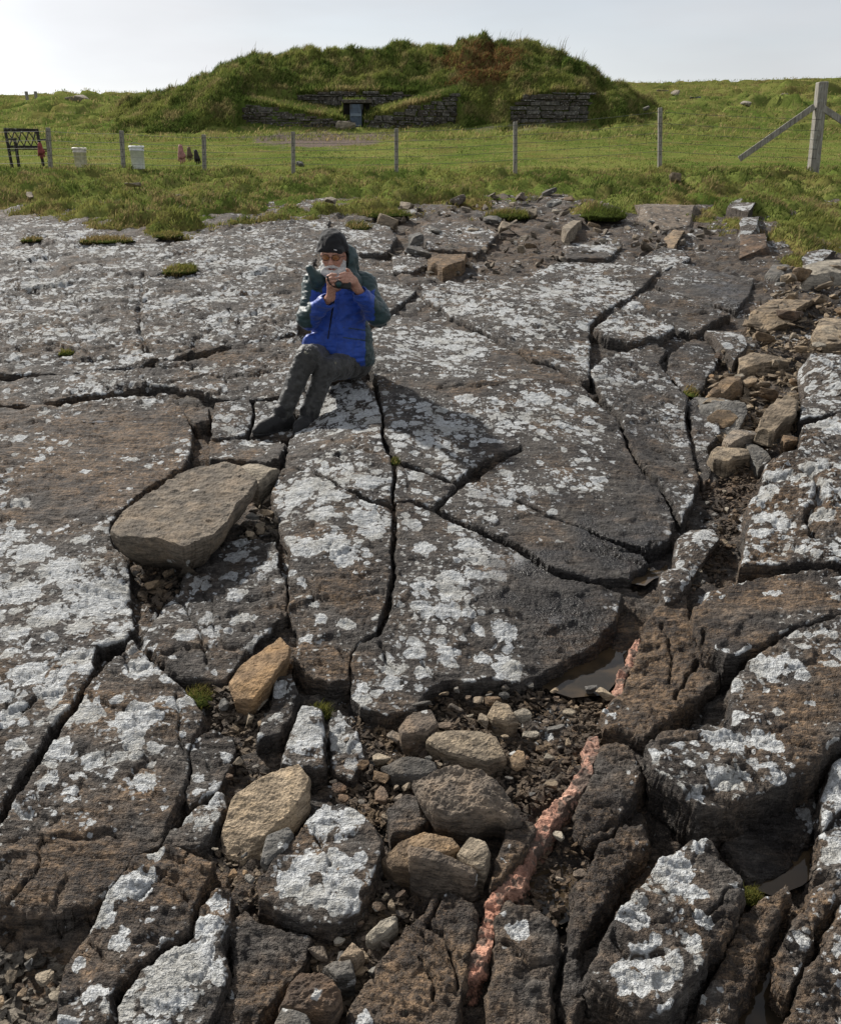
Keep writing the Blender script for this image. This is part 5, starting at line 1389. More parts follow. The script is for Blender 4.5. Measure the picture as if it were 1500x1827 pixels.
# traced stones: (label, category is always stone) polygon of the upper face, lift of that face over the ground, tilt, material
TR = [
    ("huge tilted tan boulder slab with dark shaded front, propped over a hollow", [(198, 950), (205, 930), (230, 905), (270, 880), (300, 856), (345, 836), (400, 825), (428, 832), (458, 856), (446, 876), (425, 897), (405, 930), (380, 952), (325, 974), (290, 964), (250, 964), (215, 960)], dict(lift=.23, tilt=(.05, .12), depth=.34, mat='greytan', rnd=.012, rough=1.4, terr=1.6, undercut=.10)),
    ("pale angular stone tucked behind the huge tilted boulder", [(418, 828), (460, 822), (498, 828), (478, 842), (460, 852), (434, 838)], dict(lift=.20, tilt=(.0, .05), depth=.22, mat='pale', rnd=.02)),
    ("long tan wedge stone lying below the dark lichen-disc block", [(408, 1212), (430, 1185), (470, 1160), (500, 1136), (517, 1150), (514, 1172), (480, 1213), (450, 1236), (420, 1237)], dict(lift=.10, tilt=(.25, .1), depth=.14, mat='gold', rnd=.03, undercut=.05)),
    ("flat gold coloured stone slab, largest in the pebble gully", [(393, 1468), (415, 1420), (453, 1392), (501, 1365), (532, 1356), (552, 1382), (542, 1413), (508, 1454), (480, 1475), (432, 1509), (400, 1494)], dict(lift=.08, tilt=(-.05, .22), depth=.13, mat='gold', rnd=.025, rough=1.2, undercut=.03)),
    ("small blue-grey stone leaning on the flat gold slab", [(477, 1490), (515, 1474), (521, 1482), (505, 1512), (477, 1534), (468, 1528)], dict(lift=.07, tilt=(.1, .2), depth=.10, mat='greys', rnd=.02)),
    ("long smooth tan stone at the head of the gravel patch", [(761, 1313), (772, 1300), (820, 1298), (885, 1308), (902, 1341), (868, 1356), (820, 1341), (785, 1329)], dict(lift=.09, tilt=(-.05, .12), depth=.15, mat='tan', rnd=.03)),
    ("blocky brown stone beside the long smooth tan stone", [(713, 1290), (737, 1269), (768, 1262), (780, 1286), (761, 1303), (718, 1304)], dict(lift=.11, tilt=(0, .1), depth=.16, mat='brown', rnd=.02)),
    ("rounded tan cobble standing behind the long smooth stone", [(871, 1268), (885, 1248), (905, 1252), (923, 1280), (902, 1287), (880, 1279)], dict(lift=.07, tilt=(0, .3), depth=.12, mat='tan', rnd=.03)),
    ("flat grey-tan stone like a loaf left of the striped boulder", [(681, 1361), (720, 1350), (775, 1354), (778, 1366), (748, 1378), (703, 1374)], dict(lift=.07, depth=.12, mat='greys', rnd=.02)),
    ("big striped brown boulder in the middle of the gravel", [(737, 1387), (780, 1372), (820, 1363), (861, 1366), (890, 1385), (911, 1408), (932, 1434), (909, 1448), (890, 1440), (850, 1446), (800, 1452), (775, 1440), (751, 1413)], dict(lift=.15, tilt=(-.03, .22), depth=.24, mat='brown', rnd=.035, rough=2.2, terr=2.2, undercut=.06)),
    ("tan slab with sloping face below the striped boulder", [(681, 1519), (710, 1496), (758, 1481), (806, 1489), (820, 1505), (792, 1521), (740, 1540), (700, 1535)], dict(lift=.09, tilt=(.1, .15), depth=.14, mat='tan', rnd=.02)),
    ("dark tan plate standing on edge before the sloping slab", [(730, 1503), (785, 1523), (850, 1547), (845, 1556), (780, 1540), (732, 1522)], dict(lift=.13, tilt=(-.18, .3), depth=.17, mat='brown', rnd=.012, undercut=-.02)),
    ("five-sided tan stone beside the standing plate", [(817, 1520), (838, 1490), (864, 1500), (873, 1519), (864, 1546), (842, 1542)], dict(lift=.10, tilt=(.1, .3), depth=.14, mat='tan', rnd=.015)),
    ("pale pinkish flat stone near the gully bottom", [(655, 1662), (679, 1638), (706, 1626), (706, 1640), (690, 1656), (664, 1671)], dict(lift=.06, tilt=(.1, .2), depth=.08, mat='pale', rnd=.012)),
    ("rough brown boulder at the bottom edge of the gully", [(500, 1788), (518, 1751), (535, 1727), (570, 1723), (594, 1743), (606, 1776), (590, 1800), (545, 1800)], dict(lift=.13, tilt=(0, .15), depth=.2, mat='brown', rnd=.04, rough=2.2)),
    ("flat grey stone cut off by the bottom edge", [(480, 1850), (504, 1799), (546, 1808), (565, 1850)], dict(lift=.14, depth=.16, mat='greys', rnd=.015)),
    ("flat grey stone behind the rough brown boulder", [(577, 1720), (624, 1709), (631, 1737), (602, 1742)], dict(lift=.09, depth=.1, mat='greys', rnd=.015)),
    ("pale angular stone at the foot of the pebble gully", [(607, 1704), (628, 1681), (648, 1694), (632, 1709)], dict(lift=.10, depth=.12, mat='pale', rnd=.015)),
    ("long tan slab with layered edge in the rubble near the grass", [(1332, 574), (1338, 557), (1377, 533), (1460, 513), (1457, 526), (1420, 553), (1410, 566), (1340, 578)], dict(lift=.16, tilt=(.03, .1), depth=.26, mat='tan', rnd=.02, rough=1.3, terr=2)),
    ("thin tan plate lying flat among the rubble", [(1317, 634), (1360, 626), (1400, 626), (1408, 636), (1322, 643)], dict(lift=.10, depth=.14, mat='tan', rnd=.015)),
    ("big upright tan block in the rubble, the largest there", [(1349, 766), (1358, 742), (1393, 690), (1418, 681), (1423, 710), (1418, 738), (1392, 752), (1370, 776)], dict(lift=.18, tilt=(.0, .28), depth=.34, mat='pale', rnd=.03, rough=1.2)),
    ("long tan stone propped at a slant beside the grey lichened stone", [(1267, 690), (1300, 671), (1322, 665), (1320, 678), (1282, 692)], dict(lift=.11, depth=.14, mat='tan', rnd=.015)),
    ("flat brown stone resting on the tan cobble in the rubble", [(1290, 776), (1310, 764), (1347, 763), (1350, 772), (1302, 782)], dict(lift=.14, depth=.12, mat='brown', rnd=.012)),
    ("rounded tan cobble with an orange stain at the rubble end", [(1268, 800), (1292, 786), (1324, 790), (1338, 808), (1300, 814), (1274, 810)], dict(lift=.12, depth=.2, mat='tan', rnd=.03)),
    ("grey pointed stone beside the rounded tan cobble", [(1326, 782), (1350, 790), (1376, 812), (1356, 818), (1336, 802)], dict(lift=.08, depth=.12, mat='greys', rnd=.015)),
    ("tan cube-shaped stone wedged against the high pale block", [(1396, 776), (1424, 767), (1422, 782), (1400, 788)], dict(lift=.12, depth=.2, mat='tan', rnd=.02)),
    ("dark grey lichened stone at the edge of the rubble", [(1242, 701), (1267, 694), (1320, 707), (1334, 726), (1317, 742), (1290, 740), (1256, 720)], dict(lift=.12, depth=.22, mat='greys', rnd=.03, rough=1.5)),
    ("pale lichen-covered block at the top of the rubble", [(1257, 588), (1278, 578), (1310, 583), (1333, 606), (1312, 618), (1280, 604)], dict(lift=.12, depth=.22, mat='boulder', rnd=.03)),
    ("lichened boulder at the right edge above the high pale block", [(1438, 664), (1446, 626), (1470, 602), (1500, 602), (1540, 622), (1540, 672), (1470, 680)], dict(lift=.20, depth=.34, mat='boulder', rnd=.06, rough=2)),
    ("tan stone at the right edge beside the long layered slab", [(1450, 584), (1467, 567), (1500, 562), (1530, 575), (1520, 592), (1470, 592)], dict(lift=.16, depth=.25, mat='tan', rnd=.03)),
    ("round boulder with a white lichen cap beside the narrow pool", [(1176, 1035), (1180, 1010), (1205, 994), (1232, 1002), (1232, 1026), (1212, 1046), (1190, 1052)], dict(lift=.14, depth=.22, mat='boulder', rnd=.07, undercut=.02, dome=.03)),
    ("oblong brown boulder with white lichen on top above the round one", [(1207, 978), (1207, 952), (1230, 932), (1274, 930), (1284, 948), (1260, 978), (1235, 996), (1214, 990)], dict(lift=.12, depth=.2, mat='boulder', rnd=.07, dome=.03)),
    ("long flat stone set in the turf edge below the corner post", [(1130, 366), (1193, 356), (1242, 362), (1232, 374), (1180, 377)], dict(lift=.22, depth=.35, mat='brown', rnd=.03)),
    ("white lichened stone lying in the grass below the corner post", [(1298, 362), (1327, 351), (1362, 357), (1336, 366)], dict(lift=.2, depth=.3, mat='boulder', rnd=.05)),
    ("rounded pale stone at the grass edge near the rubble", [(1318, 396), (1332, 379), (1354, 384), (1350, 398), (1330, 402)], dict(lift=.24, depth=.35, mat='boulder', rnd=.06)),
    ("flat brown stone stepped below the rounded pale stone", [(1317, 412), (1363, 413), (1368, 428), (1322, 430)], dict(lift=.16, depth=.25, mat='brown', rnd=.03)),
    ("slanting tan plate among the upper stones below the turf", [(1184, 416), (1220, 403), (1222, 412), (1200, 424)], dict(lift=.16, depth=.2, mat='tan', rnd=.015)),
    ("lichen striped plate at the right edge under the turf", [(1430, 452), (1467, 434), (1492, 446), (1450, 458)], dict(lift=.22, depth=.25, mat='boulder', rnd=.02)),
    ("thick pale plate at the right edge below the striped plate", [(1430, 474), (1497, 458), (1525, 464), (1500, 478), (1440, 482)], dict(lift=.18, depth=.25, mat='pale', rnd=.02)),
    ("flat stone near the turf edge, third step of the rubble", [(1370, 481), (1384, 468), (1412, 474), (1392, 485)], dict(lift=.14, depth=.2, mat='greys', rnd=.02)),
    ("squarish tan slab on the rocks behind the seated person", [(762, 462), (800, 450), (832, 452), (828, 462), (790, 470)], dict(lift=.22, depth=.3, mat='tan', rnd=.02, terr=2)),
    ("pale leaning plate at the turf edge above the brown rubble", [(1004, 402), (1032, 388), (1040, 392), (1012, 408)], dict(lift=.2, depth=.2, mat='pale', rnd=.012)),
    ("long pale stone slab set in the left hand bank behind the bench", [(112, 188), (135, 180), (164, 172), (168, 176), (140, 186), (118, 192)], None),
    ("pale rounded boulder lying before the mound entrance", None, None),
]
for k, (lab, P, o) in enumerate(TR):
    if o is None: continue
    o = dict(o); o['mat'] = M[o['mat']]
    o['lift'] *= (.72 if P[0][1] > 850 else .68 if P[0][0] > 1240 and P[0][1] > 500 else .52) if k not in (0, 9) else .85
    o['depth'] = o['lift'] + .07
    o['rnd'] = o['rnd'] * .28; o['rough'] = o.get('rough', 1) * .6; o['terr'] = .35 * o.get('terr', 1); near = P[0][1] > 780; o['undercut'] = (.22 if k == 0 else o.get('undercut', 0) + (.3 * o['lift'] if near else 0))
    o['facets'] = 3 if k else 0
    fine_ = 1.5 if P[0][1] > 1100 else 1.0
    ob = slab("stone", P, seed=400 + 11 * k, fine=fine_, gap=0, flat=True, jit=.35, **o)
    tag(ob, lab, "stone")

def place_stone(x, y, z, size, mat, seed, flatk=None, sink=.25, rot=None):
    rg = random.Random(seed)
    k = rg.choice((0, 1, 4, 5, 8, 9, 0, 1, 4, 5, 8, 9, 2, 6, 10, 3)) if flatk is None else flatk
    ob = bpy.data.objects.new("stone", lib_mesh(k, mat)); COL.objects.link(ob)
    fl = (.22, .32, .45, .6)[k % 4]
    sy = rg.uniform(.7, 1.1)
    ob.scale = (size * .5, size * .5 * sy, size * .5 * rg.uniform(.8, 1.2))
    ob.rotation_euler = rot or (rg.gauss(0, .22), rg.gauss(0, .22), rg.uniform(0, 6.28))
    ob.location = (x, y, z + size * .5 * fl * (1 - sink))
    return ob
# the two far stones
c = J(140, 184, 46); ob = place_stone(c.x, 46, c.z - .1, 1.7, 'pale', 5, 1, rot=(.1, -.32, .2)); tag(ob, TR[-2][0], "stone")
c = J(619, 241, 36.6); ob = place_stone(c.x, 36.6, float(Gz(c.x, 36.6)) - .13, 1.0, 'pale', 8, 3, rot=(.05, .06, .05)); ob.scale = (.54, .22, .33); tag(ob, TR[-1][0], "stone")
for px, py, s, lab in ((536, 296, .28, "small grey stone at the foot of the middle fence post"), (1205, 325, .42, "pale stone standing in the grass below the last thin post"),
                       (55, 355, .35, "pinkish flat stone at the turf edge below the bench"), (240, 340, .4, "pale flat stone half buried in the grass bank below the buckets"),
                       (590, 368, .5, "pale flat stone half buried at the turf edge above the seated person")):
    p = gpt(px, py); ob = place_stone(p.x, p.y, p.z, s, 'pale' if 'p' == lab[0] else 'greys', px, 0 if 'flat' in lab else 2); tag(ob, lab, "stone")

# rubble regions: polygon, stones placed one by one (count, size range), gravel count, label
REG = [
    ("gravel", [(640, 1265), (760, 1232), (900, 1222), (1000, 1200), (1085, 1245), (1070, 1300), (1040, 1320), (1000, 1400), (940, 1430), (880, 1365), (740, 1385), (700, 1480), (640, 1435), (590, 1425), (585, 1385), (610, 1300)], 78, (.036, .125), 3000, "small flat brown stone in the gravel around the striped boulder", "stones in the gravel patch"),
    ("gravel", [(372, 1222), (480, 1205), (480, 1290), (505, 1350), (440, 1385), (405, 1400), (425, 1335), (385, 1290)], 13, (.04, .10), 700, "small brown stone in the pebble channel above the flat gold slab", "stones above the gold slab"),
    ("gravel", [(540, 1640), (620, 1650), (690, 1560), (745, 1600), (700, 1680), (640, 1790), (600, 1790), (560, 1700)], 18, (.045, .12), 700, "small angular stone in the gully beside the bottom boulder", "stones in the lower gully"),
    ("gravel", [(1240, 840), (1330, 815), (1355, 835), (1330, 900), (1305, 960), (1290, 1020), (1240, 1060), (1232, 1040), (1285, 930), (1255, 900)], 15, (.04, .12), 600, "small dark stone in the narrow wet gully beside the high pale block", "stones in the wet gully"),
    ("gravel", [(1250, 660), (1330, 610), (1390, 490), (1500, 470), (1520, 680), (1430, 700), (1425, 760), (1365, 800), (1290, 785), (1255, 730)], 60, (.10, .36), 1300, "tan broken stone in the rubble along the right side", "tan rubble stones"),
    ("gravel", [(345, 1525), (400, 1500), (490, 1535), (460, 1605), (400, 1592), (365, 1545)], 8, (.03, .06), 350, "small grey pebble between the gold slab and the white-faced block", "pebbles below the gold slab"),
    ("gravel", [(-20, 1690), (95, 1690), (120, 1720), (105, 1850), (-20, 1850)], 10, (.045, .10), 380, "small brown stone in the bottom left corner hollow", "stones in the corner hollow"),
    ("gravel", [(225, 1005), (345, 1000), (310, 1060), (262, 1090)], 6, (.05, .12), 160, "small tan stone in the hollow under the huge tilted boulder", "stones under the tilted boulder"),
    ("gravel", [(430, 935), (495, 865), (515, 960), (440, 960)], 5, (.06, .14), 120, "grey stone wedged between the tilted boulder and the long narrow block", "wedged grey stones"),
    ("gravel", [(690, 400), (760, 360), (960, 345), (1100, 375), (1290, 415), (1200, 455), (1000, 475), (950, 490), (750, 500), (690, 460)], 38, (.14, .5), 260, "brown broken stone lying below the turf edge behind the seated person", "stones below the turf edge"),
    ("gravel", [(880, 1560), (1010, 1470), (1060, 1520), (1010, 1620), (980, 1650), (930, 1600)], 5, (.03, .08), 200, "small dark stone beside the pink vein", "stones beside the pink vein"),
]
def in_poly(P, x, y):
    return poly_sdf(np.array(P, float), np.array([x]), np.array([y]))[0] > 0
gm_V, gm_F, off = [], [], 0
PEB = []
for k in range(8):
    bm = stone_lib(60 + k, 10, (.18, .28, .40, .55)[k % 4], sub=False)
    bm.verts.ensure_lookup_table(); bm.verts.index_update()
    PEB.append((np.array([list(v.co) for v in bm.verts]), np.array([[v.index for v in f.verts] for f in bm.faces])))
    bm.free()
sd = 5000
SC = []
for ri, (nm, poly, cnt, szr, ng, lab, grp) in enumerate(REG):
    rg = random.Random(300 + ri)
    xs = [p[0] for p in poly]; ys = [p[1] for p in poly]
    done = 0; tries = 0; placed = []
    while done < cnt and tries < 4000:
        tries += 1
        px, py = rg.uniform(min(xs), max(xs)), rg.uniform(min(ys), max(ys))
        if not in_poly(poly, px, py): continue
        q = unproj(px, py)
        s = szr[0] + (szr[1] - szr[0]) * rg.random() ** 2.2
        if any((q[0] - a) ** 2 + (q[1] - b) ** 2 < ((s + c) * .36) ** 2 for a, b, c in placed): continue
        placed.append((q[0], q[1], s))
        z = float(H(*q)) - .012 + rg.uniform(0, .02) + (.05 if q[1] > 7 else 0)
        if q[1] > 8: z = max(z, float(Gedge(*q)) - .03)
        mt = rg.choices(('tan', 'brown', 'greys', 'pale'), ((4, 3, 2.5, 2) if 'tan' not in lab else (7, 2, 1, 3)) if q[1] < 9.5 else (2, 2, 3, 4))[0]
        ob = place_stone(q[0], q[1], z, s, mt, sd); sd += 1
        SC.append((ob, px, py, s, mt, grp))
        done += 1
    # fine gravel: real pebbles in one mesh
    gm_V, gm_F, off = [], [], 0
    rn = np.random.default_rng(900 + ri)
    n_ok = 0
    ng = int(ng * (1.0 if ri == 4 else 1.5))
    pxs = rn.uniform(min(xs), max(xs), ng * 3); pys = rn.uniform(min(ys), max(ys), ng * 3)
    okm = poly_sdf(np.array(poly, float), pxs, pys) + rn.normal(0, 8, ng * 3) > 0
    pxs, pys = pxs[okm][:ng], pys[okm][:ng]
    # plan positions through a coarse bilinear fit of the unprojection
    gxs = np.linspace(min(xs) - 30, max(xs) + 30, 9); gys = np.linspace(min(ys) - 30, max(ys) + 30, 17)
    W_ = np.array([[unproj(a, b) for a in gxs] for b in gys])
    fi = (pxs - gxs[0]) / (gxs[1] - gxs[0]); fj = (pys - gys[0]) / (gys[1] - gys[0])
    i0 = np.clip(fi.astype(int), 0, 7); j0 = np.clip(fj.astype(int), 0, 15); fi = (fi - i0)[:, None]; fj = (fj - j0)[:, None]
    Q = (W_[j0, i0] * (1 - fi) + W_[j0, i0 + 1] * fi) * (1 - fj) + (W_[j0 + 1, i0] * (1 - fi) + W_[j0 + 1, i0 + 1] * fi) * fj
    zz = H(Q[:, 0], Q[:, 1]) - .042 + .03 * fbm2(Q[:, 0] * 3, Q[:, 1] * 3, 2, 333) + rn.uniform(0, .012, len(Q)) + np.where(Q[:, 1] > 7, .05 if ri != 4 else .025, 0)
    for k in range(len(Q)):
        v, f = PEB[k % 8]
        s = (szr[0] * .11 + szr[0] * (.62 if ri == 4 else .7) * rn.random() ** (1.9 if ri in (4, 9) else 2.8))
        a = rn.uniform(0, 6.28); ca, sa = math.cos(a), math.sin(a)
        w = v * s * np.array([1, rn.uniform(.6, 1), rn.uniform(.7, 1.1)])
        tx = rn.normal(0, .35)
        w = np.stack([w[:, 0] * ca - w[:, 1] * sa, w[:, 0] * sa + w[:, 1] * ca, w[:, 2] + tx * w[:, 0]], 1)
        gm_V.append(w + np.array([Q[k, 0], Q[k, 1], zz[k] + s * .25])); gm_F.append(f + off); off += len(v)
    g = mk("gravel", np.concatenate(gm_V), np.concatenate(gm_F), M['tan'] if ri == 4 else M['greytan'] if ri == 9 else M['gravel'], None, False)
    tag(g, lab.replace("small flat brown stone", "fine dark gravel").replace("small brown stone", "fine brown gravel").replace("small angular stone", "fine angular gravel").replace("small dark stone", "fine dark gravel")
        .replace("tan broken stone", "fine tan gravel").replace("small grey pebble", "fine grey gravel").replace("small tan stone", "fine tan gravel").replace("brown broken stone lying", "fine brown gravel").replace("grey stone wedged", "fine grit"), "gravel", kind='stuff')

# every loose stone named by its look and by the landmark it lies beside
ANCH = [("the huge tilted boulder", 320, 900), ("the tan wedge stone", 462, 1190), ("the flat gold slab", 470, 1430), ("the long smooth tan stone", 830, 1320), ("the striped boulder", 835, 1410),
        ("the standing plate", 790, 1540), ("the rough bottom boulder", 553, 1765), ("the layered tan slab", 1395, 545), ("the thin flat plate", 1362, 634), ("the upright tan block", 1388, 730),
        ("the rounded tan cobble", 1303, 800), ("the round white-capped boulder", 1204, 1025), ("the oblong boulder", 1245, 960), ("the lichen-covered block", 1296, 600),
        ("the squarish slab behind the person", 797, 460), ("the leaning pale plate", 1022, 396), ("the slanting tan plate", 1202, 413), ("the brown stepped stone", 1342, 420),
        ("the white-faced block", 560, 1560), ("the pointed white block", 350, 1460), ("the corner pool", 120, 1672), ("the pink vein", 915, 1560), ("the shallow pool", 1060, 1195), ("the lichened stone post", 545, 1315)]
ORD = ["closest", "second", "third", "fourth", "fifth", "sixth", "seventh", "eighth", "ninth", "tenth", "eleventh", "twelfth", "thirteenth", "fourteenth", "fifteenth", "sixteenth"]
COLN = {'tan': 'tan', 'brown': 'brown', 'greys': 'grey', 'pale': 'pale'}
bins = {}
for ob, px, py, s, mt, grp in SC:
    a = min(ANCH, key=lambda q: (q[1] - px) ** 2 + (q[2] - py) ** 2)
    dx, dy = px - a[1], py - a[2]
    side = ("above" if dy < 0 else "below") if abs(dy) > abs(dx) else ("left of" if dx < 0 else "right of")
    bins.setdefault((a[0], side, COLN[mt]), []).append((math.hypot(dx, dy), ob, s, grp))
for (an, side, cn), L_ in bins.items():
    L_.sort(key=lambda q: q[0])
    for k, (_, ob, s, grp) in enumerate(L_):
        lab = f"{cn} loose stone lying just {side} {an}" if len(L_) == 1 else f"{cn} stone {side} {an}, {ORD[min(k, 15)]} such from it"
        tag(ob, lab, "stone", grp)

# ------------------------------------------------------------------ standing water
def puddle(poly, lab, dz=-.03):
    c = plan_poly(poly, H).mean(0); z = float(H(*c)) + dz
    P = densify(plan_poly(poly, lambda x, y: z + 0 * x), 77, .05)
    bm = bmesh.new()
    vs = [bm.verts.new((p[0], p[1], z)) for p in P]
    f = bm.faces.new(vs)
    if f.normal.z < 0: f.normal_flip()
    bmesh.ops.triangulate(bm, faces=bm.faces[:])
    o = bm_obj("puddle", bm, M['water'])
    tag(o, lab, kind='structure')
puddle([(960, 1222), (1000, 1195), (1060, 1165), (1105, 1150), (1130, 1150), (1100, 1215), (1080, 1240), (1020, 1245)], "shallow brown pool below the broad grey slab", -.015)
puddle([(1120, 1040), (1140, 1010), (1180, 1000), (1190, 1025), (1150, 1045)], "narrow pool beside the round boulder", -.02)
puddle([(140, 752), (190, 742), (250, 735), (300, 728), (310, 735), (250, 745), (180, 754)], "thin bright puddle on the pavement at the left", .012)
puddle([(1330, 1580), (1400, 1545), (1450, 1500), (1470, 1510), (1430, 1580), (1380, 1600)], "dark pool between the lower right blocks", -.03)
puddle([(1310, 1840), (1340, 1760), (1390, 1670), (1410, 1660), (1390, 1740), (1400, 1790), (1400, 1845)], "brown pool at the bottom right between two ridges", -.035)
puddle([(90, 1660), (150, 1645), (160, 1665), (140, 1700), (80, 1700)], "small dark pool near the bottom left corner", -.03)
puddle([(940, 1570), (1000, 1540), (1030, 1560), (1020, 1640), (1000, 1650), (950, 1600)], "dark wet hollow beside the pink vein", -.035)
puddle([(420, 1590), (450, 1580), (465, 1605), (440, 1620), (415, 1610)], "tiny grey pool between white crusted blocks", -.035)

# ------------------------------------------------------------------ grass clumps in the joints
def grass_clump(px, py, rx, ry, hgt, n, lab, dz=.0, mossy=.5):
    rg = np.random.default_rng(int(px))
    a = rg.uniform(0, 6.283, n); r = np.sqrt(rg.uniform(0, 1, n))
    c = unproj(px, py); k = np.hypot(*c) / FPX
    e = unproj(px, py - ry); f_ = unproj(px, py + ry)
    sy = abs(e[1] - f_[1]) / 2; sx = rx * k
    x = c[0] + sx * r * np.cos(a); y = c[1] + sy * r * np.sin(a)
    z = H(x, y) + dz + hgt * .35 * (1 - r ** 2)
    e_ = empty("grass_clump", (c[0], c[1], float(H(*c)) + dz), lab, "grass")
    bm = bmesh.new(); hc = float(H(*c))
    bmesh.ops.create_icosphere(bm, subdivisions=3, radius=1)
    NZ = vn3(np.array([list(v.co) for v in bm.verts]) * 3 + px, 3)
    for v, nz in zip(bm.verts, NZ):
        nz = float(nz)
        v.co = Vector((c[0] + v.co.x * sx * (1 + .2 * nz), c[1] + v.co.y * sy * (1 + .2 * nz), hc + dz + v.co.z * hgt * .4 * (1 + .4 * nz)))
    bm_obj("moss", bm, M['turf'] if False else M['moss'], e_, True)
    cols = grass_cols(x, y, rg, .0) * np.array([.70, .66, .62])
    blades("grass_blades", np.stack([x, y, z], 1), hgt * .9, max(.0022, .0009 * c[1]), cols, e_, spread=.6)
t = NT("moss_cushion")
M['moss'] = t.fin(t.mix(t.rng(t.noise(t.pos(), 60, 4), .35, .65), (.020, .030, .008), (.070, .085, .020)), 1.0, t.bump(t.noise(t.pos(), 120, 3), .8, .01))
t.b.inputs["Specular IOR Level"].default_value = 0
for a in ((323, 492, 27, 9, .07, 700, "oval green moss and grass cushion on the upper left pavement", .05), (190, 438, 42, 6, .07, 700, "long thin grass strip in a joint near the turf edge", .05),
          (300, 428, 24, 6, .06, 500, "tufty grass tongue overhanging the pavement at the turf edge", .05), (58, 436, 16, 4, .05, 200, "small moss spot on the pavement at far left", .05),
          (570, 1262, 22, 12, .045, 260, "grass tuft at the foot of the long narrow block", -.03), (352, 1240, 30, 22, .04, 420, "yellow-green moss beside the tan wedge stone", -.02),
          (1335, 1592, 26, 12, .035, 260, "mossy tuft at the rim of the dark pool", -.02), (1450, 1642, 12, 12, .035, 120, "green tuft in the joint at lower right", .0), (705, 830, 8, 6, .03, 120, "tiny grass tuft where the long crack meets the cross crack", .02),
          (1232, 702, 10, 9, .05, 160, "small grass tuft in the joint beside the grey lichened stone", .0), (120, 640, 12, 4, .04, 100, "tiny moss spot low on the left pavement", .04), (640, 415, 24, 5, .1, 260, "grass strip between pale blocks behind the seated person", .06),
          (905, 392, 40, 6, .12, 500, "grass strip among the brown stones below the turf", .04), (690, 395, 40, 5, .1, 400, "grass fringe over the pale block behind the seated person", .08), (1075, 396, 36, 10, .16, 600, "dark grass tussock above the brown rubble", .08)):
    grass_clump(*a)
# a few stones in the eroded turf of the far slope
for k, (px, py, s, lab) in enumerate(((1180, 166, .9, "pale stone on the far slope beside the mound"), (1205, 170, .7, "second pale stone on the far slope beside the mound"), (1240, 182, .8, "grey stone in the eroded turf of the far slope"),
                                    (1330, 188, .7, "pale stone in the eroded turf left of the corner post"), (1395, 178, .8, "pale stone close to the top of the corner post"), (1150, 205, .6, "dark stone at the foot of the far slope"))):
    p = gpt(px, py); tag(place_stone(p.x, p.y, p.z, s, 'pale' if 'pale' in lab else 'greys', 70 + k, k % 2), lab, "stone")
